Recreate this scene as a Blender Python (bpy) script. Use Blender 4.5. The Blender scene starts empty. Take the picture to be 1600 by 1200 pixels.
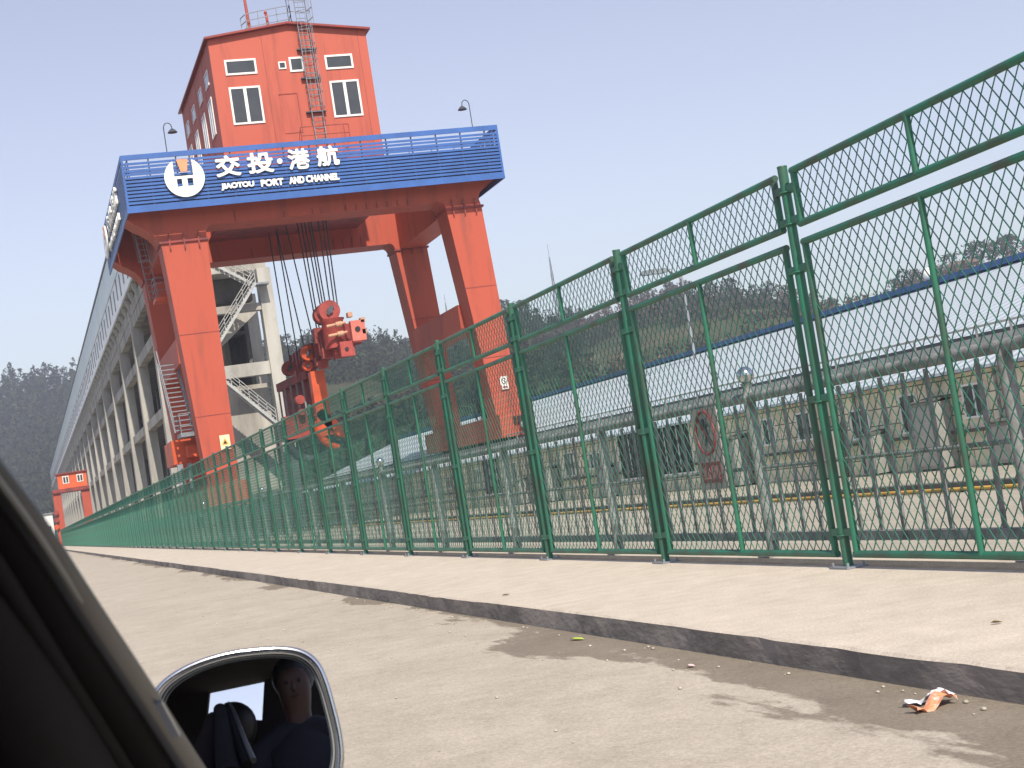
import bpy, bmesh, math, random
import numpy as np
from mathutils import Vector, Matrix
R = math.radians
S = bpy.context.scene
COL = S.collection
# ------------------------------------------------------------------ camera
CAM = Vector((0.0, 0.0, 0.91)); FPX = 2400.0
yaw, pit, rol = R(18.03), R(3.15), R(8.9)
FW = Vector((math.sin(yaw)*math.cos(pit), math.cos(yaw)*math.cos(pit), math.sin(pit)))
_r = Vector((math.cos(yaw), -math.sin(yaw), 0)); _u = _r.cross(FW)
RT = _r*math.cos(rol) - _u*math.sin(rol)
UP = _r*math.sin(rol) + _u*math.cos(rol)
cd = bpy.data.cameras.new('camera'); cam = bpy.data.objects.new('camera', cd); COL.objects.link(cam)
m = Matrix((RT, UP, -FW)).transposed().to_4x4(); m.translation = CAM
cam.matrix_world = m
cd.sensor_width = 36; cd.lens = FPX/1600*36; cd.clip_start = 0.05; cd.clip_end = 6000
cd.dof.use_dof = True; cd.dof.focus_distance = 22; cd.dof.aperture_fstop = 30
S.camera = cam
# ------------------------------------------------------------------ light
SUN_AZ = math.atan2(-0.06, -1.0)      # direction towards the sun, from behind the camera
SUN_EL = R(45)
w = bpy.data.worlds.new('World'); S.world = w; w.use_nodes = True
nt = w.node_tree; nt.nodes.clear()
sky = nt.nodes.new('ShaderNodeTexSky'); sky.sky_type = 'NISHITA'; sky.sun_disc = False
sky.sun_elevation = SUN_EL; sky.sun_rotation = SUN_AZ
sky.air_density = 1.3; sky.dust_density = 0.6; sky.ozone_density = 3.5; sky.altitude = 200
hs = nt.nodes.new('ShaderNodeHueSaturation'); hs.inputs['Hue'].default_value = 0.527; hs.inputs['Saturation'].default_value = 0.60; hs.inputs['Value'].default_value = 0.93
bg = nt.nodes.new('ShaderNodeBackground'); bg.inputs['Strength'].default_value = 0.10
out = nt.nodes.new('ShaderNodeOutputWorld')
nt.links.new(sky.outputs[0], hs.inputs['Color']); nt.links.new(hs.outputs[0], bg.inputs['Color']); nt.links.new(bg.outputs[0], out.inputs['Surface'])
ld = bpy.data.lights.new('sun', 'SUN'); ld.energy = 3.4; ld.angle = R(0.6); ld.color = (1.0, 0.91, 0.77)
sun = bpy.data.objects.new('sun', ld); COL.objects.link(sun)
sdir = Vector((math.sin(SUN_AZ)*math.cos(SUN_EL), math.cos(SUN_AZ)*math.cos(SUN_EL), math.sin(SUN_EL)))
sun.rotation_euler = sdir.to_track_quat('Z', 'Y').to_euler()
S.view_settings.view_transform = 'Standard'; S.view_settings.look = 'None'; S.view_settings.exposure = 0.75; S.view_settings.gamma = 1
S.cycles.max_bounces = 6; S.cycles.transparent_max_bounces = 8; S.cycles.volume_bounces = 0
# ------------------------------------------------------------------ measuring helpers (pixels of the 1600x1200 photograph)
def ray(u, v): return FW + RT*((u-800)/FPX) - UP*((v-600)/FPX)
def onY(u, v, Y): d = ray(u, v); return CAM + d*((Y-CAM.y)/d.y)
def onX(u, v, X): d = ray(u, v); return CAM + d*((X-CAM.x)/d.x)
def cp(u, v, depth): return CAM + ray(u, v)*depth
# ------------------------------------------------------------------ materials
MATS = {}
def mat(name, col, rough=0.6, var=0.12, scale=3.0, metal=0.0, bump=0.0, bscale=30, stretch=None, spec=None, col2=None, thr=None):
    if name in MATS: return MATS[name]
    M = bpy.data.materials.new(name); M.use_nodes = True; n = M.node_tree; b = n.nodes['Principled BSDF']
    b.inputs['Roughness'].default_value = rough; b.inputs['Metallic'].default_value = metal
    if spec is not None: b.inputs['Specular IOR Level'].default_value = spec
    tc = n.nodes.new('ShaderNodeTexCoord'); mp = n.nodes.new('ShaderNodeMapping'); n.links.new(tc.outputs['Object'], mp.inputs[0])
    if stretch: mp.inputs['Scale'].default_value = stretch
    no = n.nodes.new('ShaderNodeTexNoise'); no.inputs['Scale'].default_value = scale; no.inputs['Detail'].default_value = 6; no.inputs['Roughness'].default_value = 0.65
    n.links.new(mp.outputs[0], no.inputs['Vector'])
    r = n.nodes.new('ShaderNodeValToRGB'); n.links.new(no.outputs[0], r.inputs[0])
    c2 = col2 if col2 else tuple(c*(1-2.2*var) for c in col)
    c1 = tuple(min(1, c*(1+var)) for c in col)
    r.color_ramp.elements[0].color = (*c2, 1); r.color_ramp.elements[1].color = (*c1, 1)
    a, e = thr if thr else (0.3, 0.65)
    r.color_ramp.elements[0].position = a; r.color_ramp.elements[1].position = e
    n.links.new(r.outputs[0], b.inputs['Base Color'])
    if bump:
        n2 = n.nodes.new('ShaderNodeTexNoise'); n2.inputs['Scale'].default_value = bscale; n2.inputs['Detail'].default_value = 5
        n.links.new(mp.outputs[0], n2.inputs['Vector'])
        bp = n.nodes.new('ShaderNodeBump'); bp.inputs['Strength'].default_value = bump; bp.inputs['Distance'].default_value = 0.02
        n.links.new(n2.outputs[0], bp.inputs['Height']); n.links.new(bp.outputs[0], b.inputs['Normal'])
    MATS[name] = M; return M
RED = mat('red_paint', (0.40, 0.066, 0.032), 0.6, 0.07, 1.1, stretch=(1.4, 1.4, .16), bump=.08, bscale=4, col2=(.24, .05, .03), thr=(.22, .50))
REDH = mat('red_cladding', (0.43, 0.085, 0.05), 0.65, 0.08, 0.9, stretch=(1.8, 1.8, .18), col2=(.30, .06, .038), thr=(.25, .5))
REDD = mat('old_red_paint', (0.26, 0.035, 0.028), 0.6, 0.3, 1.5, col2=(0.10, 0.03, 0.03))
ORANGE = mat('orange_paint', (0.58, 0.085, 0.02), 0.5, 0.1, 1.0)
REDROOF = mat('red_roof_sheet', (0.25, 0.03, 0.02), 0.5, 0.1, 1)
BLUE = mat('blue_paint', (0.035, 0.115, 0.37), 0.45, 0.1, 0.8)
WHITE = mat('white_paint', (0.82, 0.82, 0.78), 0.5, 0.04, 2)
PEACH = mat('peach_paint', (0.80, 0.30, 0.15), 0.5, 0.04, 2)
FRAMEW = mat('white_window_frame', (0.78, 0.78, 0.76), 0.5, 0.05, 2)
GLASS = mat('dark_glass', (0.05, 0.055, 0.06), 0.12, 0.1, 1, spec=.6)
STEEL = mat('grey_steel', (0.22, 0.24, 0.27), 0.5, 0.15, 2)
STEELD = mat('dark_steel', (0.06, 0.07, 0.09), 0.5, 0.2, 2)
ROPE = mat('wire_rope', (0.045, 0.05, 0.065), 0.6, 0.2, 8)
GREEN = mat('green_paint', (0.016, 0.125, 0.075), 0.5, 0.22, 3.5, stretch=(1, 1, .6), col2=(0.045, 0.07, 0.05), thr=(.33, .58))
GREENW = mat('green_wire_coating', (0.035, 0.17, 0.115), 0.5, 0.2, 5)
GALV = mat('grey_railing_paint', (0.25, 0.255, 0.255), 0.8, 0.3, 6, spec=.25)
CHROME = mat('chrome', (0.60, 0.62, 0.66), 0.2, 0.02, 2, metal=1.0)
CONC = mat('weathered_concrete', (0.42, 0.40, 0.36), 0.9, 0.2, 0.35, stretch=(1, 1, .3), bump=.15, bscale=6, col2=(0.17, 0.16, 0.14))
CONCL = mat('pale_concrete', (0.41, 0.40, 0.365), 0.9, 0.18, 0.5, stretch=(1, 1, .3), bump=.1, bscale=6)
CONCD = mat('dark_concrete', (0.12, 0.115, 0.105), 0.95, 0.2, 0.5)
YELLOW = mat('yellow_paint', (0.55, 0.33, 0.06), 0.6, 0.2, 2)
BLACK = mat('black_paint', (0.012, 0.012, 0.014), 0.6, 0.1, 2)
SIGNRED = mat('sign_red', (0.26, 0.06, 0.065), 0.5, 0.1, 3)
# ------------------------------------------------------------------ mesh builder
class MB:
    def __init__(s): s.v = []; s.f = []; s.smooth = []
    def add(s, vs, fs, sm=False):
        o = len(s.v); s.v += [tuple(p) for p in vs]; s.f += [tuple(i+o for i in f) for f in fs]; s.smooth += [sm]*len(fs)
    def box(s, x0, x1, y0, y1, z0, z1):
        v = [(x0,y0,z0),(x1,y0,z0),(x1,y1,z0),(x0,y1,z0),(x0,y0,z1),(x1,y0,z1),(x1,y1,z1),(x0,y1,z1)]
        s.add(v, [(0,3,2,1),(4,5,6,7),(0,1,5,4),(1,2,6,5),(2,3,7,6),(3,0,4,7)]); return s
    def hexa(s, lo, hi):   # two quads lo (4 pts), hi (4 pts)
        s.add(list(lo)+list(hi), [(0,3,2,1),(4,5,6,7),(0,1,5,4),(1,2,6,5),(2,3,7,6),(3,0,4,7)]); return s
    def bar(s, p, q, w, d=None, up=(0,0,1)):
        p = Vector(p); q = Vector(q); d = w if d is None else d; t = (q-p).normalized(); upv = Vector(up)
        if abs(t.dot(upv)) > .98: upv = Vector((0,1,0))
        a = t.cross(upv).normalized()*(w/2); b = a.cross(t).normalized()*(d/2)
        s.hexa([p-a-b, p+a-b, p+a+b, p-a+b], [q-a-b, q+a-b, q+a+b, q-a+b]); return s
    def tube(s, pts, r, n=10, closed=False, caps=True):
        pts = [Vector(p) for p in pts]; N = len(pts); rr = r if hasattr(r, '__len__') else [r]*N
        t0 = (pts[1]-pts[0]).normalized(); a = t0.cross(Vector((0,0,1)))
        if a.length < .1: a = t0.cross(Vector((0,1,0)))
        a.normalize(); vs = []
        for i, p in enumerate(pts):
            if closed: t = (pts[(i+1) % N]-pts[i-1]).normalized()
            else: t = (pts[min(i+1, N-1)]-pts[max(i-1, 0)]).normalized()
            a = (a - t*a.dot(t)).normalized(); b = t.cross(a)
            for k in range(n):
                an = 2*math.pi*k/n; vs.append(p + (a*math.cos(an)+b*math.sin(an))*rr[i])
        fs = []
        for i in range(N if closed else N-1):
            j = (i+1) % N
            for k in range(n): fs.append((i*n+k, i*n+(k+1) % n, j*n+(k+1) % n, j*n+k))
        s.add(vs, fs, True)
        if caps and not closed: s.add(vs[:n], [tuple(range(n))[::-1]]); s.add(vs[-n:], [tuple(range(n))])
        return s
    def cyl(s, c, axis, r, h, n=20, r2=None):
        c = Vector(c); ax = Vector(axis).normalized(); return s.tube([c-ax*h/2, c+ax*h/2], [r, r if r2 is None else r2], n)
    def prism(s, poly, y0, y1, plane='xz'):   # polygon extruded along the third axis
        def P(a, b, t): return {'xz': (a, t, b), 'yz': (t, a, b), 'xy': (a, b, t)}[plane]
        n = len(poly); v = [P(a, b, y0) for a, b in poly]+[P(a, b, y1) for a, b in poly]
        s.add(v, [tuple(range(n))[::-1], tuple(range(n, 2*n))]+[(i, (i+1) % n, n+(i+1) % n, n+i) for i in range(n)]); return s
    def ball(s, c, r, n=14, k=9, sc=(1,1,1)):
        vs = []; fs = []
        for i in range(k+1):
            th = math.pi*i/k
            for j in range(n):
                ph = 2*math.pi*j/n; vs.append((c[0]+r*sc[0]*math.sin(th)*math.cos(ph), c[1]+r*sc[1]*math.sin(th)*math.sin(ph), c[2]+r*sc[2]*math.cos(th)))
        for i in range(k):
            for j in range(n): fs.append((i*n+j, (i+1)*n+j, (i+1)*n+(j+1) % n, i*n+(j+1) % n))
        s.add(vs, fs, True); return s
    def build(s, name, m, parent=None, origin=None):
        me = bpy.data.meshes.new(name); o0 = Vector(origin) if origin is not None else Vector((0,0,0))
        me.from_pydata([tuple(Vector(p)-o0) for p in s.v], [], s.f); me.update()
        me.polygons.foreach_set('use_smooth', s.smooth)
        b = bmesh.new(); b.from_mesh(me); bmesh.ops.recalc_face_normals(b, faces=b.faces); b.to_mesh(me); b.free()
        for mm in (m if isinstance(m, (list, tuple)) else [m]): me.materials.append(mm)
        o = bpy.data.objects.new(name, me); COL.objects.link(o)
        if parent is not None: o.parent = parent
        o.location = o0; return o
def tag(o, label=None, cat=None, group=None, kind=None):
    if label: o['label'] = label
    if cat: o['category'] = cat
    if group: o['group'] = group
    if kind: o['kind'] = kind
    return o
def empty(name, loc=(0,0,0)):
    o = bpy.data.objects.new(name, None); COL.objects.link(o); o.location = loc; o.empty_display_size = .2; return o
def root(name, label, cat, loc=(0,0,0), group=None): return tag(empty(name, loc), label, cat, group)
_fontcache = {}
def text_mb(txt, size, ext=0.02, off=0.0, cx=True):
    cu = bpy.data.curves.new('t', 'FONT'); cu.body = txt; cu.size = size; cu.extrude = ext; cu.offset = off; cu.align_x = 'LEFT'; cu.resolution_u = 4
    o = bpy.data.objects.new('t', cu); COL.objects.link(o); bpy.context.view_layer.update()
    dg = bpy.context.evaluated_depsgraph_get(); me = bpy.data.meshes.new_from_object(o.evaluated_get(dg))
    vs = [v.co.copy() for v in me.vertices]; fs = [tuple(p.vertices) for p in me.polygons]
    bpy.data.objects.remove(o); bpy.data.curves.remove(cu); bpy.data.meshes.remove(me)
    return vs, fs
def add_text(mb, txt, x0, x1, z0, z1, place, ext=0.03, off=0.0):
    """fit the glyphs into the box; place(a, b, t) gives the point (a along, b up, t out)"""
    vs, fs = text_mb(txt, 1.0, 0.05, 0.0)
    if not vs: return
    ax = min(v.x for v in vs); bx = max(v.x for v in vs); ay = min(v.y for v in vs); by = max(v.y for v in vs)
    r = off*(z1-z0); x0 += r; x1 -= r; z0 += r; z1 -= r
    offs = [(0, 0)]+([(r*math.cos(a), r*math.sin(a)) for a in np.linspace(0, 6.283, 9)[:-1]] if r else [])
    for i, (ox, oz) in enumerate(offs):
        mb.add([place(x0+ox+(v.x-ax)/(bx-ax)*(x1-x0), z0+oz+(v.y-ay)/(by-ay)*(z1-z0), v.z/0.05*ext+i*.0015*ext/.04) for v in vs], fs)
# ================================================================== SETTING
def concrete_ground(name, col, dark, stain=None):
    M = bpy.data.materials.new(name); M.use_nodes = True; n = M.node_tree; b = n.nodes['Principled BSDF']; b.inputs['Roughness'].default_value = .9
    b.inputs['Specular IOR Level'].default_value = .25
    g = n.nodes.new('ShaderNodeNewGeometry')
    def noise(sc, det=6, vec=None, rough=.6):
        t = n.nodes.new('ShaderNodeTexNoise'); t.inputs['Scale'].default_value = sc; t.inputs['Detail'].default_value = det; t.inputs['Roughness'].default_value = rough
        n.links.new(vec or g.outputs['Position'], t.inputs['Vector']); return t.outputs[0]
    def ramp(src, a, ca, e, ce):
        r = n.nodes.new('ShaderNodeValToRGB'); n.links.new(src, r.inputs[0]); r.color_ramp.elements[0].position = a; r.color_ramp.elements[1].position = e
        r.color_ramp.elements[0].color = (*ca, 1); r.color_ramp.elements[1].color = (*ce, 1); return r.outputs[0]
    def mix(f, a, c, mode='MIX'):
        x = n.nodes.new('ShaderNodeMixRGB'); x.blend_type = mode
        if isinstance(f, float): x.inputs[0].default_value = f
        else: n.links.new(f, x.inputs[0])
        n.links.new(a, x.inputs[1])
        if isinstance(c, tuple): x.inputs[2].default_value = (*c, 1)
        else: n.links.new(c, x.inputs[2])
        return x.outputs[0]
    base = ramp(noise(.55, 8, rough=.7), .3, dark, .7, col)
    fine = ramp(noise(70, 6, rough=.8), .3, (.62, .62, .62), .7, (1.2, 1.2, 1.2))
    c = mix(1.0, base, fine, 'MULTIPLY')
    med = ramp(noise(4.5, 7, rough=.7), .25, (.82, .81, .8), .7, (1.08, 1.08, 1.08)); c = mix(1.0, c, med, 'MULTIPLY')
    if stain:
        sx = n.nodes.new('ShaderNodeSeparateXYZ'); n.links.new(g.outputs['Position'], sx.inputs[0])
        # darker damp dirt lying along the kerb: its width wanders with Y
        mp = n.nodes.new('ShaderNodeMapping'); mp.inputs['Scale'].default_value = (1.6, .42, 1); n.links.new(g.outputs['Position'], mp.inputs[0])
        wn = noise(.9, 8, mp.outputs[0], .62)
        def mth(op, a, c2):
            x = n.nodes.new('ShaderNodeMath'); x.operation = op
            for i, q in enumerate((a, c2)):
                if isinstance(q, (int, float)): x.inputs[i].default_value = q
                else: n.links.new(q, x.inputs[i])
            return x.outputs[0]
        dist = mth('SUBTRACT', 3.04, sx.outputs['X'])
        nearer = mth('MULTIPLY', mth('SUBTRACT', 13.0, sx.outputs['Y']), .042)
        wid = mth('ADD', mth('MULTIPLY', mth('SUBTRACT', wn, .45), 1.9), mth('MAXIMUM', nearer, 0.0))
        edge = mth('ADD', mth('MULTIPLY', noise(14, 8, mp.outputs[0], .75), .22), -.1)
        f = mth('SUBTRACT', mth('ADD', wid, edge), dist)
        cl = n.nodes.new('ShaderNodeMapRange'); cl.inputs['From Min'].default_value = -.01; cl.inputs['From Max'].default_value = .05; n.links.new(f, cl.inputs[0])
        stc = mix(1.0, c, stain, 'MULTIPLY'); c = mix(cl.outputs[0], c, stc)
    n.links.new(c, b.inputs['Base Color'])
    bp = n.nodes.new('ShaderNodeBump'); bp.inputs['Strength'].default_value = .35; bp.inputs['Distance'].default_value = .008
    n.links.new(noise(60, 5, rough=.7), bp.inputs['Height']); n.links.new(bp.outputs[0], b.inputs['Normal'])
    return M
ROADM = concrete_ground('road_concrete', (0.52, 0.465, 0.385), (0.45, 0.40, 0.325), (0.52, 0.50, 0.48))
WALKM = concrete_ground('pavement_concrete', (0.66, 0.585, 0.49), (0.57, 0.505, 0.42))
YARDM = concrete_ground('yard_concrete', (0.46, 0.42, 0.34), (0.36, 0.33, 0.27))
EARTHM = concrete_ground('earth', (0.10, 0.10, 0.05), (0.06, 0.07, 0.035))
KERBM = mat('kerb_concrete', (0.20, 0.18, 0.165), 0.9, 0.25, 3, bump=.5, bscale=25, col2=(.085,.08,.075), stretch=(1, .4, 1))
STRIPM = mat('strip_shade', (0.075, 0.07, 0.07), 0.95, 0.2, 4)  # dark grey that holds the shade band at the fence foot
m_ = MB(); m_.add([(-1400,-300,-1.0),(1400,-300,-1.0),(1400,1600,-1.0),(-1400,1600,-1.0)], [(0,1,2,3)]); tag(m_.build('ground', EARTHM), kind='structure')
m_ = MB(); m_.box(-9, 3.03, -30, 700, -1.2, -.12); tag(m_.build('road', ROADM), kind='structure')
m_ = MB(); m_.box(5.2, 120, -20, 420, -1.3, -.95); tag(m_.build('yard', YARDM), kind='structure')
# pavement with a real, slightly chipped kerb edge
rnd = random.Random(4)
m_ = MB(); ys = [-12+i*.18 for i in range(480)]+[75+i*5 for i in range(90)]
top = []
for i, y in enumerate(ys):
    e = .012*math.sin(y*.9)+rnd.uniform(-.006, .006) + .02*max(0, math.sin(y*2.3+math.sin(y*.7)*3)-.8)*5*.4
    top.append((3.045+e, 3.03+e*.2, y))
n_ = len(ys); vs = []
for a, b, y in top: vs += [(b, y, -.14), (a-.006, y, -.007-abs(a-3.045)*.3), (a+.008, y, .0), (4.74, y, .0)]
fs = []
for i in range(n_-1):
    for k in range(3): fs.append((4*i+k, 4*i+k+1, 4*i+5+k, 4*i+4+k))
m_.add(vs, fs)
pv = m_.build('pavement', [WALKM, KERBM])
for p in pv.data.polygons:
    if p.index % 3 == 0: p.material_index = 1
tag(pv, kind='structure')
m_ = MB(); m_.box(4.74, 4.97, -12, 520, -.2, -.03); tag(m_.build('shade_strip', STRIPM), kind='structure')  # made-up recessed strip, its dark colour giving the shade band below the fence
m_ = MB(); m_.box(4.97, 5.2, -12, 520, -1.2, .0); tag(m_.build('pavement_edge', WALKM), kind='structure')
# ------------------------------------------------------------------ hills
prof = [(-260,640),(-120,622),(0,622),(60,618),(110,612),(200,590),(330,570),(443,560),(500,545),(560,540),(590,548),(640,560),(700,530),(740,510),(782,497),(812,494),(850,518),(898,514),(943,497),(1011,474),(1070,464),(1140,464),(1236,472),(1300,482),(1384,474),(1421,452),(1457,440),(1497,421),(1545,408),(1600,392),(1750,365),(1950,335)]
pa = []
for u, v in prof:
    d = ray(u, v); pa.append((math.degrees(math.atan2(d.x, d.y)), d.z/math.hypot(d.x, d.y)))
PX = np.array([a for a, _ in pa]); PT_ = np.array([t for _, t in pa])
def vnoise(x, y, seed=0):
    xi = np.floor(x).astype(int); yi = np.floor(y).astype(int); xf = x-xi; yf = y-yi
    def h(a, b): return (np.sin(a*127.1+b*311.7+seed*17.3)*43758.5453) % 1.0
    sx = xf*xf*(3-2*xf); sy = yf*yf*(3-2*yf)
    return (h(xi, yi)*(1-sx)+h(xi+1, yi)*sx)*(1-sy)+(h(xi, yi+1)*(1-sx)+h(xi+1, yi+1)*sx)*sy
def hill_h(phi, r):
    t = np.interp(phi, PX, PT_)
    k = np.clip((phi-5)/4, 0, 1); Rr = 980*(1-k)+600*k; r0 = 690*(1-k)+np.interp(phi, [9, 20, 32], [260, 190, 150])*k
    s = (r-r0)/(Rr-r0); sc = np.clip(s, 0, 1); g = sc**1.25
    g = np.where(s > 1, 1-.5*(s-1)**2, g)
    x = r*np.sin(np.radians(phi)); y = r*np.cos(np.radians(phi))
    nz = (vnoise(x/38, y/38, 1)-.5)*9+(vnoise(x/15, y/15, 2)-.5)*4
    terr = np.sin(sc*55+vnoise(x/60, y/60, 5)*9)*.9*(phi > 12)
    damp = np.clip(sc*4, 0, 1)*np.clip((1.02-sc)*5, .1, 1)
    return np.where(s > 0, (t*Rr+.91)*np.clip(g, 0, 1)+(nz+terr)*damp, -2.0)-.3
phis = np.linspace(-7, 50, 420); rs = np.concatenate([np.linspace(140, 640, 150), np.linspace(650, 1150, 60)])
PH, RR = np.meshgrid(phis, rs); HH = hill_h(PH, RR)
X = RR*np.sin(np.radians(PH)); Y = RR*np.cos(np.radians(PH))
V = np.stack([X.ravel(), Y.ravel(), HH.ravel()], 1); nx = len(phis); ny = len(rs)
idx = np.arange(nx*ny).reshape(ny, nx); F = np.stack([idx[:-1, :-1].ravel(), idx[:-1, 1:].ravel(), idx[1:, 1:].ravel(), idx[1:, :-1].ravel()], 1)
me = bpy.data.meshes.new('hill'); me.from_pydata(V.tolist(), [], F.tolist()); me.update(); me.polygons.foreach_set('use_smooth', [True]*len(F))
HM = bpy.data.materials.new('hillside'); HM.use_nodes = True; n = HM.node_tree; b = n.nodes['Principled BSDF']; b.inputs['Roughness'].default_value = 1; b.inputs['Specular IOR Level'].default_value = .1
g = n.nodes.new('ShaderNodeNewGeometry'); t1 = n.nodes.new('ShaderNodeTexNoise'); t1.inputs['Scale'].default_value = .035; t1.inputs['Detail'].default_value = 9; t1.inputs['Roughness'].default_value = .72
mp = n.nodes.new('ShaderNodeMapping'); mp.inputs['Scale'].default_value = (1, 1, 3.2); n.links.new(g.outputs['Position'], mp.inputs[0]); n.links.new(mp.outputs[0], t1.inputs['Vector'])
r = n.nodes.new('ShaderNodeValToRGB'); n.links.new(t1.outputs[0], r.inputs[0]); cr = r.color_ramp
cr.elements[0].position = .36; cr.elements[0].color = (.022, .035, .016, 1); cr.elements[1].position = .74; cr.elements[1].color = (.24, .20, .14, 1)
e = cr.elements.new(.47); e.color = (.05, .062, .028, 1); e = cr.elements.new(.60); e.color = (.085, .078, .048, 1)
n.links.new(r.outputs[0], b.inputs['Base Color']); me.materials.append(HM)
hill = bpy.data.objects.new('hill', me); COL.objects.link(hill); tag(hill, kind='structure')
# ------------------------------------------------------------------ vegetation
rng = np.random.default_rng(7)
def leaf_tris(n, cx, cy, z0, h, rad, cone, size, rg):
    """n random leaf clumps through a crown; returns verts (3n,3)"""
    u = rg.random(n); zz = z0+h*u
    rr = rad*((1-u)**.8+.08 if cone else np.sqrt(np.clip(1-(2*u-1)**2, 0, 1))+.1)*np.sqrt(rg.random(n))*(1+.25*np.sin(u*23))
    a = rg.random(n)*2*np.pi
    c = np.stack([cx+rr*np.cos(a), cy+rr*np.sin(a), zz], 1)
    d = rg.normal(size=(n, 3, 3)); d /= np.linalg.norm(d, axis=2, keepdims=True)
    return (c[:, None, :]+d*(size*(.6+.8*rg.random((n, 1, 1))))).reshape(-1, 3)
def leafmat(name, c1, c2, c3):
    M = bpy.data.materials.new(name); M.use_nodes = True; n = M.node_tree; b = n.nodes['Principled BSDF']; b.inputs['Roughness'].default_value = .9; b.inputs['Specular IOR Level'].default_value = .15
    g = n.nodes.new('ShaderNodeNewGeometry'); t = n.nodes.new('ShaderNodeTexNoise'); t.inputs['Scale'].default_value = .11; t.inputs['Detail'].default_value = 5
    n.links.new(g.outputs['Position'], t.inputs['Vector']); ad = n.nodes.new('ShaderNodeMath'); ad.operation = 'MULTIPLY_ADD'; ad.inputs[1].default_value = .35
    n.links.new(g.outputs['Random Per Island'], ad.inputs[0]); n.links.new(t.outputs[0], ad.inputs[2])
    r = n.nodes.new('ShaderNodeValToRGB'); n.links.new(ad.outputs[0], r.inputs[0]); r.color_ramp.elements[0].position = .4; r.color_ramp.elements[1].position = .95
    r.color_ramp.elements[0].color = (*c1, 1); r.color_ramp.elements[1].color = (*c3, 1); e = r.color_ramp.elements.new(.7); e.color = (*c2, 1)
    n.links.new(r.outputs[0], b.inputs['Base Color']); return M
LEAF = leafmat('foliage', (.022, .034, .018), (.034, .048, .024), (.06, .07, .035))
LEAFR = leafmat('scrub_foliage', (.035, .042, .026), (.065, .058, .04), (.13, .095, .065))
TRUNK = mat('bark', (.10, .08, .06), .9, .2, 4)
def tri_object(name, V, m):
    me = bpy.data.meshes.new(name); k = len(V)//3; me.vertices.add(len(V)); me.vertices.foreach_set('co', V.astype(np.float32).ravel())
    me.loops.add(len(V)); me.loops.foreach_set('vertex_index', np.arange(len(V), dtype=np.int32))
    me.polygons.add(k); me.polygons.foreach_set('loop_start', np.arange(k, dtype=np.int32)*3); me.polygons.foreach_set('loop_total', np.full(k, 3, dtype=np.int32))
    me.update(calc_edges=True); me.materials.append(m); o = bpy.data.objects.new(name, me); COL.objects.link(o); return o
def scatter(name, N, plo, phi_, slo, shi, hh, rad, cone, nl, size, m, label, dens=None):
    out = []; cnt = 0
    for _ in range(N*4):
        if cnt >= N: break
        p = rng.uniform(plo, phi_); s = slo+(shi-slo)*rng.random()
        k = min(max((p-5)/4, 0), 1); Rr = 980*(1-k)+600*k; r0 = 690*(1-k)+np.interp(p, [9, 20, 32], [260, 190, 150])*k
        rr = r0+(Rr-r0)*s; x = rr*math.sin(R(p)); y = rr*math.cos(R(p))
        if dens and vnoise(np.array(x/30.), np.array(y/30.), 9) < dens: continue
        z = float(hill_h(np.array(p), np.array(rr))); H = hh*rng.uniform(.55, 1.25)*(1.25 if s > .97 else 1)
        out.append(leaf_tris(nl, x, y, z-.4, H, rad*rng.uniform(.7, 1.25), cone if rng.random() < .75 else not cone, size, rng)); cnt += 1
    o = tri_object(name, np.concatenate(out), m); tag(o, label, 'woodland', kind='stuff'); return o
scatter('woodland', 1500, -4, 6, .05, 1.02, 14, 4.6, True, 70, 1.5, LEAF, 'dark conifer woodland covering the hill at the left end of the long building')
scatter('woodland', 2300, 9, 21, .03, 1.02, 7.0, 2.6, True, 55, .8, LEAF, 'dark green woodland on the hill seen between the red crane legs', .30)
scatter('woodland', 2600, 20, 42, .05, 1.0, 5.0, 2.4, False, 50, .75, LEAFR, 'sparse scrub and trees over the brown hillside behind the green fence', .42)
def tree(u, v, phi_r, h, rad, cone, label, cat='tree', nl=260):
    d = ray(u, v); p = math.degrees(math.atan2(d.x, d.y)); k = min(max((p-5)/4, 0), 1); rr = (980*(1-k)+600*k)*phi_r
    x = rr*math.sin(R(p)); y = rr*math.cos(R(p)); z = float(hill_h(np.array(p), np.array(rr)))
    t = root('conifer_tree' if cone else 'broadleaf_tree', label, cat, (x, y, z), 'trees along the hill ridge')
    o = tri_object('crown', leaf_tris(nl, 0, 0, h*.15, h*.85, rad, cone, rad*.22, rng), LEAF); o.parent = t
    MB().tube([(0,0,-1),(0,0,h*.5),(0,0,h*.9)], [h*.03, h*.02, h*.008], 6).build('trunk', TRUNK, t)
    for q in range(4):
        MB_ = 0
RT_ = [(10,15,5,1,'short conifer on the left skyline, nearest the dark car pillar'),(20,24,5.5,1,'tall pointed conifer, second from the left on the left skyline'),(40,17,4.6,1,'narrow pointed conifer in the dip of the left skyline'),(60,13,4.5,1,'low conifer between the two pointed ones on the left skyline'),(72,22,5.5,1,'tallest pointed conifer on the left skyline, near the long building'),(92,19,5,0,'round topped tree on the left skyline beside the long building'),(103,18,4,0,'last tree on the left skyline, touching the long building edge')]
for u, h, rad, c, lab in RT_: tree(u, 600, .99, h, rad, c, lab)
RR_ = [(462,7,2),(474,9,2),(492,10,2.2),(560,8,3),(600,9,2.4),(626,10,2.2),(700,9,3),(782,10,4.5),(812,9,4.5),(838,7,3),(985,7,3),(1011,8,3.6),(1050,9,3),(1075,8,3),(1115,7,3),(1146,9,3.4),(1180,7,2.6),(1204,9,3),(1232,8,3),(1262,6,2.6),(1300,6,2.6),(1402,9,3.2),(1421,10,4),(1440,8,3),(1470,7,3),(1497,9,4),(1540,11,5),(1565,9,4),(1588,10,5)]
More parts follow.
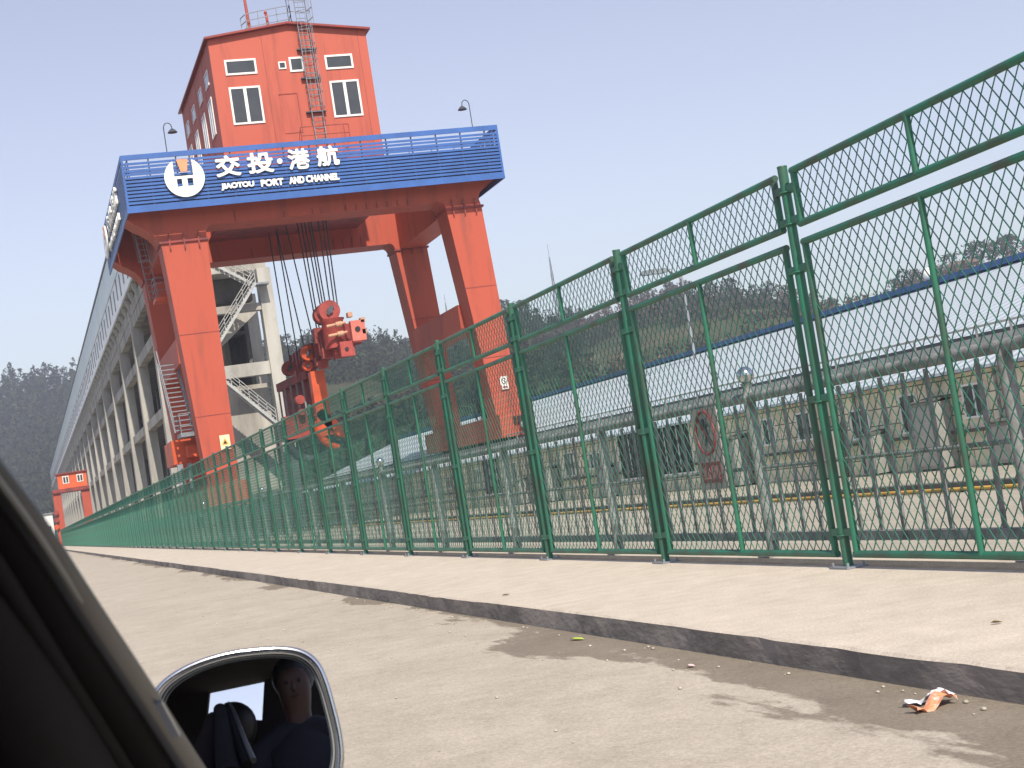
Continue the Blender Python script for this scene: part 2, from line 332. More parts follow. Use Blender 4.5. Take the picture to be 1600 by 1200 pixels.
lm = {462:'slender conifer left of the hanging lifting beam on the ridge',474:'thin pointed tree just left of the hook ropes on the ridge',492:'taller ridge tree right behind the hook ropes',560:'ridge tree under the right end of the lifting beam',600:'ridge tree in the gap left of the rear red leg',626:'pointed ridge tree close to the rear red leg',700:'ridge tree seen between the two right crane legs',782:'wide tree crown just right of the front right crane leg',812:'broad tree crown where the ridge peaks beside the crane leg',838:'smaller tree on the falling ridge right of the crane'}
for u, h, rad in RR_:
    lab = lm.get(u) or ('tree on the skyline behind the green fence, x')
    pos = {985:'left of the street lamp head',1011:'directly behind the street lamp head',1050:'just right of the street lamp head',1075:'over the street lamp pole top',1115:'half way from the lamp to the next big fence post',1146:'with the roundest crown right of the lamp pole',1180:'a little before the big fence post',1204:'touching the upper left side of the big fence post',1232:'behind the big fence post',1262:'right beside the big fence post on its right',1300:'lowest on the ridge dip right of the big fence post',1402:'first on the far right rise',1421:'with a wide crown on the far right rise',1440:'left of the last thin fence upright',1470:'right of the last thin fence upright',1497:'beside the yellow houses',1540:'tallest right of the yellow houses',1565:'before the frame edge on the right rise',1588:'closest to the right frame edge'}.get(u)
    if pos: lab = 'ridge tree through the mesh, '+pos
    tree(u, 480, .99, h*.8, rad, u < 640, lab, nl=240)
# ------------------------------------------------------------------ masts and hillside houses
def mast(u, vtop, vbot, Yd, lab, w0=1.6):
    p = onY(u, vbot, Yd); t = onY(u, vtop, Yd); h = t.z-p.z+12
    r_ = root('lattice_mast', lab, 'mast', (p.x, Yd, p.z-12)); a = MB()
    lv = 12
    def cor(i): s = w0*(1-.85*i/lv)/2; z = h*.85*i/lv; return [Vector((sx*s, sy*s, z)) for sx, sy in ((-1,-1),(1,-1),(1,1),(-1,1))]
    for i in range(lv):
        A, B = cor(i), cor(i+1)
        for k in range(4): a.bar(A[k], B[k], .16); a.bar(A[k], B[(k+1) % 4], .09); a.bar(B[k], B[(k+1) % 4], .09)
    a.build('lattice_tower', STEEL, r_); b_ = MB().bar((0,0,h*.85), (0,0,h), .14); b_.build('antenna_rod', STEEL, r_)
    c_ = MB().box(-.5,.5,-.3,.3,h*.62,h*.66); c_.build('platform', STEEL, r_)
mast(869, 380, 470, 560, 'tall thin lattice mast on the ridge right of the crane')
mast(700, 460, 500, 560, 'small lattice mast seen between the two right crane legs', 1.2)
HOUSEW = mat('yellow_plaster', (.42, .38, .22), .9, .15, .5)
HOUSER = mat('tile_roof', (.22, .14, .11), .9, .15, 1)
for u, v, w_, h_, lab in ((1506, 424, 9, 5, 'yellowish house higher up among the trees on the far right hill'), (1494, 436, 6, 4, 'small pale house below the larger one on the far right hill'), (1451, 444, 5, 4, 'tiny cream house beside the thin fence upright on the far right hill')):
    p = onY(u, v, 480); t = root('hillside_house', lab, 'house', (p.x, 480, p.z-3), 'houses on the far right hill')
    MB().box(-w_/2, w_/2, -3, 3, -4, h_).build('wall', HOUSEW, t)
    MB().prism([(-w_/2-.5, h_), (w_/2+.5, h_), (w_/2-1, h_+1.8), (-w_/2+1, h_+1.8)], -3.5, 3.5).build('roof', HOUSER, t)
    for k in (-1, 1): MB().box(k*w_/4-.6, k*w_/4+.6, -3.06, -3.003, 1, 2.6).build('window', GLASS, t)
# ================================================================== GREEN MESH FENCE
FX, FY0, FS = 4.70, 8.42, 2.843
def copy_tree(o, parent=None, loc=None):
    c = o.copy(); COL.objects.link(c); c.parent = parent
    if loc is not None: c.location = loc
    for ch in [x for x in bpy.data.objects if x.parent == o]: copy_tree(ch, c)
    return c
def wire(a0, a1, z0, z1, dx=.092, dz=.118, w=.0038, d=.0062):
    """expanded-metal diamonds clipped to the rectangle (Y from a0 to a1, Z from z0 to z1)"""
    b = MB(); sl = dz/dx; W_ = a1-a0; H_ = z1-z0
    n = int((W_*sl+H_)/dz)+2
    for s in (1, -1):
        for i in range(-1, n):
            c0 = i*dz      # line z = c0 - sl*t (s=1), mirrored for s=-1
            t0 = max(0, (c0-H_)/sl); t1 = min(W_, c0/sl)
            if t1-t0 < .005: continue
            P = [(t, c0-sl*t) for t in (t0, t1)]
            if s < 0: P = [(W_-t, z) for t, z in P]
            nx_ = .002*s
            b.bar((nx_, a0+P[0][0], z0+P[0][1]), (nx_, a0+P[1][0], z0+P[1][1]), d, w, up=(1, 0, 0))
    return b
fence = root('mesh_fence', 'tall green expanded-metal fence running along the pavement edge', 'fence', (FX, FY0, 0))
def fence_proto():
    b = MB().tube([(0,0,.01), (0,0,2.50)], .031, 14); b.tube([(0,0,2.5), (0,0,2.508)], [.033,.031], 14)
    post = b.build('post', GREEN, fence)
    pl = MB().box(-.075,.075,-.11,.11,.002,.012)
    for x, y in ((-.055,-.09),(.055,-.09),(-.055,.09),(.055,.09)): pl.cyl((x,y,.022),(0,0,1),.009,.03,8)
    pl.build('base_plate', STEEL, post)
    for z in (2.36, 2.16, 1.86, 1.05, .22):
        MB().box(-.018,.018,-.14,-.034,z-.022,z+.022).box(-.018,.018,.034,.14,z-.022,z+.022).tube([(.040*math.cos(a), .040*math.sin(a), z-.02+.0*a) for a in np.linspace(0, 6.0, 12)], .006, 5).build('clamp', GREEN, post)
    def panel(name, z0, z1):
        y0, y1 = .130, FS-.130; r = .0225; mid = (y0+y1)/2
        b = MB()
        for z in (z0, z1): b.tube([(0,y0-r,z), (0,y1+r,z)], r, 10)
        for y in (y0, y1): b.tube([(0,y,z0), (0,y,z1)], r, 10)
        b.tube([(-.008,mid,z0), (-.008,mid,z1)], r*.85, 8)
        p = b.build(name, GREEN, fence); wire(y0+.01, y1-.01, z0+.01, z1-.01).build('wire_mesh', GREENW, p); return p
    return post, panel('upper_panel', 2.125, 2.455), panel('lower_panel', .085, 2.01)
protos = fence_proto()
NB = 100
for i in range(1, NB):
    k = i-2
    for p in protos: copy_tree(p, fence, (0, k*FS if k < 0 else (k+1)*FS, 0)) if k >= 0 else copy_tree(p, fence, (0, k*FS, 0))
b = MB()
for k in range(NB-1, NB+30):
    y = k*FS; b.tube([(0,y,0), (0,y,2.5)], .036, 6)
    for z in (2.45, 2.12, 2.01, .085): b.bar((0,y,z), (0,y+FS,z), .04)
    for z in np.arange(.1, 2.45, .105): b.bar((0,y,z), (0,y+FS,z), .006)
    for q in np.arange(.1, FS, .083): b.bar((0,y+q,.085), (0,y+q,2.45), .008)
tag(b.build('distant_bays', GREENW, fence), kind='stuff')
# ================================================================== GREY RAILING
RX, RY0, RS = 5.06, 7.03, 3.07
rail = root('steel_railing', 'low grey pedestrian railing with round posts standing behind the green fence', 'railing', (RX, RY0, 0))
LEN = 320
MB().tube([(0,-12,1.16), (0,LEN,1.16)], .037, 14).build('top_rail', GALV, rail)
MB().tube([(0,-12,.645), (0,LEN,.645)], .014, 8).build('middle_rail', GALV, rail)
MB().box(-.025,.025,-12,LEN,.115,.175).build('bottom_rail', GALV, rail)
pb = MB().tube([(0,0,0),(0,0,1.16)], .045, 14); pb.box(-.09,.09,-.09,.09,.001,.012)
for x, y in ((-.07,-.07),(.07,-.07),(-.07,.07),(.07,.07)): pb.cyl((x,y,.02),(0,0,1),.01,.03,8)
post = pb.build('railing_post', GALV, rail)
for k in range(-2, 98):
    if k: copy_tree(post, rail, (0, k*RS, 0))
fb = MB().tube([(0,0,1.16),(0,0,1.20),(0,0,1.235),(0,0,1.27)], [.045,.028,.028,.05], 14)
f1 = MB().tube([(0,RS,1.16),(0,RS,1.20),(0,RS,1.235),(0,RS,1.265)], [.044,.028,.028,.05], 14).build('finial_neck', GALV, rail)
tag(MB().ball((0,RS,1.325), .065).build('finial_ball', CHROME, f1), 'round chrome ball on top of a railing post')
for k in (5, 9, 13, 17, 21):
    f2 = MB().tube([(0,k*RS,1.16),(0,k*RS,1.20),(0,k*RS,1.235),(0,k*RS,1.265)], [.044,.028,.028,.05], 12).build('finial_neck', GALV, rail)
    MB().ball((0,k*RS,1.325), .065).build('finial_ball', CHROME, f2)
def baluster(b, y):
    # slightly twisted flat bar, wider in the lower half
    prev = None
    for i in range(5):
        z = .175+(1.12-.175)*i/4; w_ = [.016,.021,.015,.019,.015][i]; d_ = .007; q = [(-d_, y-w_, z), (d_, y-w_, z), (d_, y+w_, z), (-d_, y+w_, z)]
        if prev: b.hexa(prev, q)
        prev = q
ys_b = []
for k in range(-4, 110):
    for j in range(1, 12): ys_b.append(k*RS+j*RS/12)
ys_b.sort(key=lambda y: abs(y-1.5))
bp_ = MB(); baluster(bp_, 0); bal = bp_.build('baluster', GALV, rail); bal.location = (0, ys_b[0], 0)
for y in ys_b[1:100]: copy_tree(bal, rail, (0, y, 0))
b = MB()
for y in ys_b[100:]:
    if y < 310: baluster(b, y)
tag(b.build('distant_balusters', GALV, rail), kind='stuff')
# sign on the railing
sg = root('prohibition_sign', 'grey plate with a red no climbing ring and red caption hung on the railing', 'sign', (RX-.055, 10.80, .86))
MB().box(-.004,.004,-.235,.235,-.34,.29).build('plate', mat('sign_plate_grey', (.36,.33,.31), .6, .15, 3), sg)
b = MB(); b.tube([(-.008, .165*math.cos(a), .10+.165*math.sin(a)) for a in np.linspace(0, 2*math.pi, 33)[:-1]], .014, 6, closed=True)
b.bar((-.009, .115, .215), (-.009, -.115, -.015), .024, .006, up=(1,0,0)); b.build('prohibition_ring', SIGNRED, sg)
b = MB(); b.cyl((-.007,.015,.185), (1,0,0), .024, .006, 14); b.bar((-.007,.01,.16), (-.007,-.02,.07), .05, .006, up=(1,0,0))
b.bar((-.007,-.02,.07), (-.007,-.075,.0), .026, .006, up=(1,0,0)); b.bar((-.007,-.015,.07), (-.007,.03,.0), .026, .006, up=(1,0,0)); b.bar((-.007,0,.15), (-.007,.07,.13), .02, .006, up=(1,0,0)); b.bar((-.007,0,.14), (-.007,-.07,.16), .02, .006, up=(1,0,0))
b.build('climbing_figure', STEELD, sg)
MB().box(-.007,-.0045,-.17,.17,-.29,-.13).build('red_caption_panel', SIGNRED, sg)
b = MB(); add_text(b, '禁止攀爬', -.15, .15, -.265, -.155, lambda a, z, t: (-.0085-t, -a, z), .001, .02); b.build('caption_text', mat('sign_text_pink', (.45,.25,.24), .6, .1, 3), sg)
# ================================================================== GANTRY CRANE
CY = 83.5
crane = root('gantry_crane', 'huge red gantry crane with a blue louvred name board and a red house on top', 'gantry crane', (18, 90, 0))
crane_parts = []
def cb(mb, name, m, parent=None, label=None):
    o = mb.build(name, m, parent or crane, None)
    if (parent or crane) is crane: o.location = (-18, -90, 0)
    if label: o['label'] = label
    return o
def arc(cx, cz, r, a0, a1, n=6): return [(cx+r*math.cos(R(a0+(a1-a0)*i/n)), cz+r*math.sin(R(a0+(a1-a0)*i/n))) for i in range(n+1)]
beam_poly = [(7.3,19.2),(7.15,17.3),(7.5,17.0),(7.9,16.78),(8.25,16.52),(8.5,16.22),(8.66,15.92),(11.2,15.95),(11.25,16.35)]+arc(11.6,16.28,.35,170,95,3)+[(24.4,16.62)]+arc(24.5,16.3,.35,80,10,3)+[(24.88,16.25),(27.0,16.25),(26.93,16.55),(26.96,16.8),(27.1,17.0),(27.4,17.22),(28.2,17.75),(28.2,19.2)]
def bolts(b, x0, x1, y, z):
    b.box(x0-.1, x1+.1, y-.12, y+2.12, z-.09, z+.03)
    for k in range(3): xx = x0+(x1-x0)*(.18+.32*k); b.box(xx-.04, xx+.04, y-.16, y-.12, z-.42, z+.45)
for nm, y in (('front_beam', CY), ('rear_beam', 96.3)):
    bm_ = cb(MB().prism(beam_poly, y, y+2.2), nm, RED)
    f = MB(); bolts(f, 8.76, 11.2, y, 15.9); f.build('bolt_flange', REDD, bm_); f = MB(); bolts(f, 24.9, 27.02, y, 16.2); f.build('bolt_flange', REDD, bm_)
    for xx in (12.9, 15.6, 17.2, 17.7, 19.1, 19.7, 20.3, 20.9, 21.5, 22.1, 22.7): MB().box(xx-.02, xx+.02, y-.05, y-.002, 16.63, 17.3 if y > 90 or xx in (12.9,) else 16.95).build('stiffener', REDD, bm_)
for y in (CY, 96.3):
    for lo, hi, zl, zh in (((9.42, 11.12), (8.76, 11.2), 2.6, 15.81), ((26.0, 27.5), (24.9, 27.02), 4.05, 16.11)):
        z0 = zl; l = [(lo[0], y+.1, z0), (lo[1], y+.1, z0), (lo[1], y+1.9, z0), (lo[0], y+1.9, z0)]; h = [(hi[0], y, zh), (hi[1], y, zh), (hi[1], y+2.1, zh), (hi[0], y+2.1, zh)]
        lg = cb(MB().hexa(l, h), 'leg', RED)
        for t_ in (.28, .62):
            xl = lo[0]+(hi[0]-lo[0])*t_; xr = lo[1]+(hi[1]-lo[1])*t_; zz_ = zl+(zh-zl)*t_; yy_ = y+.1*(1-t_)
            MB().box(xl-.012, xr+.012, yy_-.014, yy_+.01, zz_-.02, zz_+.02).build('weld_seam', REDD, lg)
        if y == CY:
            if lo[0] < 15:
                wsn = MB().box(10.34, 10.88, y-.02, y-.005, 4.35, 5.15); w_ = wsn.build('warning_sign', mat('cream_sign', (.75,.66,.42), .6, .05, 2), lg)
                MB().prism([(10.42,4.62),(10.80,4.62),(10.61,4.98)], y-.028, y-.021).build('warning_triangle', mat('sign_amber', (.75,.38,.02), .5, .05, 2), w_)
                MB().prism([(10.51,4.67),(10.71,4.67),(10.61,4.88)], y-.034, y-.029).build('lightning_mark', BLACK, w_)
            else:
                wsn = MB().box(26.5, 26.95, y-.02, y-.005, 5.5, 6.25); w_ = wsn.build('warning_sign', mat('white_sign', (.8,.76,.7), .6, .05, 2), lg)
                bb = MB(); bb.tube([(26.725+.15*math.cos(a), y-.03, 5.98+.15*math.sin(a)) for a in np.linspace(0, 6.283, 21)[:-1]], .018, 5, closed=True); bb.bar((26.62,y-.03,6.08),(26.83,y-.03,5.88), .03, .01, up=(0,1,0)); bb.build('ring_mark', STEELD, w_)
                MB().box(26.58, 26.88, y-.028, y-.021, 5.58, 5.68).build('red_caption', SIGNRED, w_)
for x0, x1 in ((9.1, 11.0), (25.2, 26.9)): cb(MB().box(x0, x1, CY+2.2, 96.3, 16.2, 18.9), 'side_beam', RED)
for x0, x1 in ((9.0, 11.0), (25.24, 26.9)): cb(MB().prism([(CY+1.9, 9.45), (96.4, 9.25), (96.4, 10.85), (CY+1.9, 10.85)], x0, x1, 'yz'), 'tie_beam', RED)
cb(MB().box(25.75, 27.6, 82.3, 99.5, 2.75, 4.05), 'sill_beam', RED); cb(MB().box(9.0, 11.3, 82.3, 99.5, 1.25, 2.6), 'sill_beam', RED)
for x, zz in ((26.6, 2.62), (10.1, .95)):
    for y in (83.4, 85.2, 96.6, 98.4):
        wh = cb(MB().cyl((x, y, zz+.12-.45 if x < 20 else zz+.1), (1,0,0), .34 if x < 20 else .2, .22, 20), 'wheel', STEELD)
# deck and walkways
b = MB(); b.box(7.35, 12.7, CY+2.2, 98.4, 19.2, 19.3); b.box(25.4, 28.1, CY+2.2, 98.4, 19.2, 19.3); b.box(7.35, 28.1, 82.15, CY+2.2, 19.2, 19.3); b.box(13.0, 22.6, 85.7, 101.2, 17.9, 18.0); b.box(7.35, 28.1, 98.5, 101.3, 19.2, 19.3)
cb(b, 'deck', REDD)
b = MB()
for (x0, y0), (x1, y1) in (((7.4,CY+2.3),(28.0,CY+2.3)), ((28.0,82.5),(28.0,101)), ((7.4,101),(28.0,101)), ((7.5,82.5),(7.5,101))):
    L = math.hypot(x1-x0, y1-y0); k = int(L/1.3)
    for i in range(k+1): xx = x0+(x1-x0)*i/k; yy = y0+(y1-y0)*i/k; b.bar((xx,yy,19.3),(xx,yy,20.35), .05)
    for z in (19.65, 20.0, 20.35): b.bar((x0,y0,z),(x1,y1,z), .045)
cb(b, 'deck_railing', BLUE)
# blue louvred name board on three sides
def board(pl):
    """pl(a, z, t) -> point; a from 0 to L along the board, t outwards"""
    b = MB(); 
    def slab(a0, a1, z0, z1, t0, t1): b.hexa([pl(a0,z0,t0), pl(a1,z0,t0), pl(a1,z0,t1), pl(a0,z0,t1)], [pl(a0,z1,t0), pl(a1,z1,t0), pl(a1,z1,t1), pl(a0,z1,t1)])
    return b, slab
def mkboard(L, pl, lab):
    b, sl = board(pl)
    sl(0, L, 20.18, 20.46, -.06, .0); sl(0, L, 17.35, 17.72, -.06, .0)
    z = 17.80
    while z < 20.1: sl(0, L, z, z+.125, -.05, -.012); z += .192
    sl(0, .12, 17.72, 20.18, -.07, .001); sl(L-.12, L, 17.72, 20.18, -.07, .001)
    o = cb(b, 'name_board', BLUE, label=lab)
    a = 1.4
    while a < L-.5: b, sl = board(pl); sl(a, a+.07, 17.72, 20.18, -.14, -.052); a += 1.45; b.build('frame_post', STEELD, o)
    b, sl = board(pl); sl(.13, L-.13, 17.73, 19.28, -.20, -.145); b.build('backing_sheet', mat('navy_backing', (.02,.04,.10), .6, .1, 1), o)
    return o
XL, XR = 7.12, 28.2
bd = mkboard(XR-XL, lambda a, z, t: (XL+a, 82.0-t, z), 'long blue slatted board facing the road end with white lettering')
bl = mkboard(19.5, lambda a, z, t: (XL-.0-t, 82.0+.075+a, z), 'blue slatted side board carrying white lettering seen edge on')
br = mkboard(19.5, lambda a, z, t: (XR+t, 82.0+.075+a, z), 'blue slatted side board at the right end')
def logo(pl, parent):
    r = 1.06; b = MB()
    def pr(poly):
        n = len(poly); b.add([pl(x, z, .06) for x, z in poly]+[pl(x, z, .16) for x, z in poly], [tuple(range(n))[::-1], tuple(range(n, 2*n))]+[(i, (i+1) % n, n+(i+1) % n, n+i) for i in range(n)])
    A = lambda x: math.degrees(math.acos(x))
    pr(arc(0, 0, r, A(-.5), 360-A(-.5), 26)); pr(arc(0, 0, r, -A(.45), A(.45), 24))
    ab = [p for p in arc(0, 0, r, 360-A(-.5), 360-A(.45), 12)]; pr([(.45*r, -.45*r)]+[(-.5*r, -.45*r)]+ab)
    for x0, x1, z0, z1 in ((-.5,-.40,-.45,-.06), (-.15,.12,-.45,-.06), (.40,.45,-.45,-.06), (-.5,.45,-.06,.08)): pr([(x0*r,z0*r),(x1*r,z0*r),(x1*r,z1*r),(x0*r,z1*r)])
    o = cb(b, 'round_emblem', WHITE, label='white disc emblem with a slotted H shape and a peach wedge')
    b = MB(); q = [(-.16,.30),(.17,.30),(.27,.93),(-.30,.93)]; q = [(x*r, z*r) for x, z in q]
    b.add([pl(x,z,.06) for x, z in q]+[pl(x,z,.17) for x, z in q], [(3,2,1,0),(4,5,6,7)]+[(i,(i+1)%4,4+(i+1)%4,4+i) for i in range(4)]); b.build('peach_wedge', PEACH, o)
logo(lambda x, z, t: (10.3+x, 82.0-t, 18.98+z), crane)
logo(lambda x, z, t: (XL-t, 99.2-x*1.3, 19.1+z), crane)
b = MB()
for ch, x0, x1, z0, z1 in (('交',12.0,13.35,18.82,19.98),('投',13.72,15.15,18.85,20.0),('港',15.95,17.15,18.88,20.02),('航',17.55,18.8,18.92,20.06)):
    b = MB(); add_text(b, ch, x0, x1, z0, z1, lambda a, z, t: (a, 81.93-t, z), .04, .035); cb(b, 'board_character', WHITE)
cb(MB().cyl((15.5, 81.93, 19.42), (0,1,0), .15, .08, 16), 'board_dot', WHITE)
for wd, x0, x1 in (('JIAOTOU',12.15,13.95),('PORT',14.3,15.55),('AND',15.85,16.7),('CHANNEL',16.78,18.65)):
    b = MB(); add_text(b, wd, x0, x1, 18.08+(x0-12)*.004, 18.48+(x0-12)*.004, lambda a, z, t: (a, 81.93-t, z), .035, .07); cb(b, 'board_word', WHITE)
b = MB()
for ch, y0, y1 in (('交',96.5,94.4),('投',94.0,91.9),('港',91.2,89.2),('航',88.8,86.8)):
    b = MB(); add_text(b, ch, -y0, -y1, 18.85, 20.0, lambda a, z, t: (XL-.07-t, -a, z), .06, .035); cb(b, 'side_character', WHITE)
for wd, y0, y1 in (('JIAOTOU',96.4,93.6),('PORT',93.0,91.2),('AND',90.8,89.6),('CHANNEL',89.4,86.8)): b = MB(); add_text(b, wd, -y0, -y1, 18.0, 18.45, lambda a, z, t: (XL-.07-t, -a, z), .06, .05); cb(b, 'side_word', WHITE)
# lamps on the board
for x, s in ((9.6, 1), (26.77, -1)):
    pts = [(x,82.1,20.4),(x,82.1,21.75)]+[(x+s*(.22-.22*math.cos(a)), 82.1, 21.75+.30*math.sin(a)) for a in np.linspace(.3, 2.6, 7)]+[(x+s*.44, 82.1, 21.7)]
    l_ = cb(MB().tube(pts, .028, 8), 'board_lamp', STEELD); MB().tube([(x+s*.44,82.1,21.72),(x+s*.44,82.1,21.64),(x+s*.44,82.1,21.50)], [.05,.16,.27], 16).build('lamp_shade', STEELD, l_)
# machine house
HX0, HX1, HY0, HY1, HZ0, HZE, HZR = 13.2, 22.42, 86.0, 101.4, 18.0, 27.62, 28.22
XM = (HX0+HX1)/2
house = cb(MB().prism([(HX0,HZ0),(HX1,HZ0),(HX1,HZE),(XM,HZR),(HX0,HZE)], HY0, HY1), 'machine_house', REDH)
b = MB()
for s in (-1, 1):
    xe = XM+s*(HX1-XM+.22); ze = HZE-.03
    b.hexa([(XM,HY0-.35,HZR+.01),(xe,HY0-.35,ze+.01),(xe,HY1+.3,ze+.01),(XM,HY1+.3,HZR+.01)], [(XM,HY0-.35,HZR+.13),(xe,HY0-.35,ze+.13),(xe,HY1+.3,ze+.13),(XM,HY1+.3,HZR+.13)])
b.build('roof', REDROOF, house)
b = MB()
for xx in (16.25, 19.1, 21.9): b.box(xx-.012, xx+.012, HY0-.012, HY0-.001, HZ0, 27.7)
for yy in (89.6, 93.6, 97.5): b.box(HX0-.012, HX0-.001, yy-.02, yy+.02, HZ0, 27.6)
b.build('cladding_seam', REDD, house)
def win_front(x0, x1, z0, z1, mull=False, fw=.11):
    y = HY0; b = MB(); b.box(x0,x1,y-.06,y-.003,z1-fw,z1); b.box(x0,x1,y-.06,y-.003,z0,z0+fw); b.box(x0,x0+fw,y-.058,y-.003,z0+fw,z1-fw); b.box(x1-fw,x1,y-.058,y-.003,z0+fw,z1-fw)
    if mull: xm = (x0+x1)/2; b.box(xm-.09,xm+.09,y-.059,y-.003,z0+fw,z1-fw)
    f = b.build('window', FRAMEW, house); MB().box(x0+fw*.5,x1-fw*.5,y-.03,y-.004,z0+fw*.5,z1-fw*.5).build('pane', GLASS, f); return f
win_front(13.95,15.75,25.5,26.4); win_front(19.75,21.4,25.45,26.3); win_front(13.98,15.78,22.62,24.8,True); win_front(19.82,21.55,22.6,24.76,True); win_front(17.65,18.48,25.45,26.32)
win_front(17.02,17.46,25.66,26.1,False,.07)
b = MB(); b.box(16.82,17.82,HY0-.03,HY0-.003,21.9,24.16); dr = b.build('door', REDH, house); MB().box(16.78,17.86,HY0-.05,HY0-.002,24.16,24.22).box(17.82,17.86,HY0-.05,HY0-.002,21.9,24.16).build('door_frame', REDROOF, dr)
for y0 in (87.6, 91.0, 94.9, 98.6):
    for z0, z1, wd in ((25.5, 26.4, 1.5), (22.6, 24.8, 1.6)):
        b = MB(); x = HX0; b.box(x-.06,x-.003,y0,y0+wd,z1-.1,z1); b.box(x-.06,x-.003,y0,y0+wd,z0,z0+.1)
        for q in ((y0, y0+.1), (y0+wd-.1, y0+wd))+(((y0+wd/2-.07, y0+wd/2+.07),) if z1 < 25 else ()): b.box(x-.058,x-.003,q[0],q[1],z0+.1,z1-.1)
        f = b.build('window', FRAMEW, house); MB().box(x-.035,x-.004,y0+.05,y0+wd-.05,z0+.05,z1-.05).build('pane', mat('sky_glass', (.20,.24,.28), .15, .1, 1, spec=.8), f)
# roof ladder with hoops
def ladder(name, x, y, z0, z1, w_=.5, m_=STEEL, cage=True, lean=0.0, parent=None, label=None):
    b = MB(); L = z1-z0
    for s in (-1, 1): b.bar((x+s*w_/2, y, z0), (x+s*w_/2+lean, y, z1), .05)
    k = int(L/.32)
    for i in range(k): t = (i+.5)/k; b.bar((x-w_/2+lean*t, y, z0+L*t), (x+w_/2+lean*t, y, z0+L*t), .035)
    o = cb(b, name, m_, parent, label)
    if cage:
        c = MB(); n = int((L-2.2)/.9)
        for i in range(n+1):
            t = (2.2+i*(L-2.2)/n)/L; z = z0+L*t; c.tube([(x+lean*t+.42*math.cos(a), y-.40+.45*math.sin(a)-.0, z) for a in np.linspace(R(35), R(-215), 9)], .018, 5)
        for a in (R(-10), R(-50), R(-90), R(-130), R(-170)):
            t = 2.2/L; c.bar((x+lean*t+.42*math.cos(a), y-.40+.45*math.sin(a), z0+2.2), (x+lean+.42*math.cos(a), y-.40+.45*math.sin(a), z1), .022)
        c.build('ladder_cage', m_, o)
    return o
ladder('roof_ladder', 18.83, HY0-.25, 20.9, 30.6, .62, STEEL, True, -.12, label='grey caged ladder up the front of the house past its roof')
b = MB()
for z in (26.7, 25.0, 23.0): b.box(18.2, 19.35, HY0-.25, HY0-.002, z-.035, z+.035)
cb(b, 'ladder_bracket', STEELD)
# roof platform railing, masts
def rl(b, pts, zs, w_=.04):
    for i in range(len(pts)-1):
        for z in zs: b.bar((pts[i][0], pts[i][1], pts[i][2]+z), (pts[i+1][0], pts[i+1][1], pts[i+1][2]+z), w_)
    for p in pts: b.bar((p[0],p[1],p[2]), (p[0],p[1],p[2]+zs[-1]), w_)
b = MB(); rl(b, [(15.45,87.2,28.0),(15.6,86.3,27.95),(16.3,86.2,28.05),(17.4,86.2,28.2),(18.2,86.2,28.3)], (.35,.75,1.15)); rl(b, [(18.2,86.2,28.3),(18.3,87.4,28.3),(19.4,87.4,28.2),(19.5,86.2,28.1)], (.6,1.2,1.9,2.6)); cb(b, 'roof_railing', STEEL)
cb(MB().tube([(15.85,86.8,27.9),(15.75,86.8,31.4)], [.10,.07], 10), 'antenna_pole', RED); cb(MB().tube([(16.95,86.8,28.1),(16.9,86.8,29.2)], .08, 10).ball((16.88,86.8,29.3), .1), 'beacon_post', RED)
b = MB(); rl(b, [(17.3,84.9,19.9),(17.5,84.8,20.9),(20.0,84.8,20.9),(20.3,84.9,20.9)], (.5,1.0)); cb(b, 'ladder_landing_railing', REDD)
# left side access: upper ladder, platform, stair
ul = ladder('leg_ladder', 8.45, 88.2, 13.5, 17.3, .5, STEEL, True, -.35, label='short caged ladder up to the deck outside the left leg')
b = MB().box(8.35, 9.6, 86.6, 88.4, 13.25, 13.42); o = cb(b, 'ladder_platform', ORANGE); b = MB(); rl(b, [(8.4,88.3,13.42),(8.4,86.7,13.42),(9.55,86.7,13.42)], (.4,.8,1.1)); b.build('platform_railing', STEEL, o)
def stair(x0, x1, y, zb, zt, xo, n):   # front-facing steep stair
    b = MB()
    for i in range(n):
        t = (i+.5)/n; xx = xo*t; b.box(x0+xx, x1+xx, y+2.2*t-.12, y+2.2*t+.12, zb+(zt-zb)*t-.03, zb+(zt-zb)*t+.03)
    for s, xx in ((0, x0), (1, x1)):
        b.bar((xx, y, zb), (xx+xo, y+2.2, zt), .07, .16); b.bar((xx, y, zb+.75), (xx+xo, y+2.2, zt+.75), .045)
        for i in range(0, n+1, 4): t = i/n; b.bar((xx+xo*t, y+2.2*t, zb+(zt-zb)*t), (xx+xo*t, y+2.2*t, zb+(zt-zb)*t+.75), .04)
    return b
cb(stair(8.35, 9.35, 86.4, 5.75, 9.9, -.2, 15), 'access_stair', STEEL)
b = MB().box(8.55, 10.4, 85.5, 87.6, 5.45, 5.68); o = cb(b, 'stair_platform', STEEL); b = MB(); rl(b, [(8.6,87.5,5.68),(8.6,85.55,5.68),(9.5,85.55,5.68),(10.35,85.55,5.68),(10.35,87.5,5.68)], (.35,.7,1.05)); b.build('platform_railing', STEEL, o)
o = cb(MB().box(8.2, 10.6, 88.0, 92.5, 4.1, 5.45), 'drive_housing', ORANGE); MB().box(8.9, 10.9, 86.6, 87.95, 4.35, 5.0).cyl((9.4,86.8,4.6),(0,1,0),.28,.7).cyl((10.2,86.8,4.45),(0,1,0),.22,.6).build('drive_motor', ORANGE, o)
MB().box(8.3,8.6,87.3,87.7,2.6,4.05).box(8.85,9.1,87.3,87.7,2.6,4.05).build('support_strut', STEEL, o)
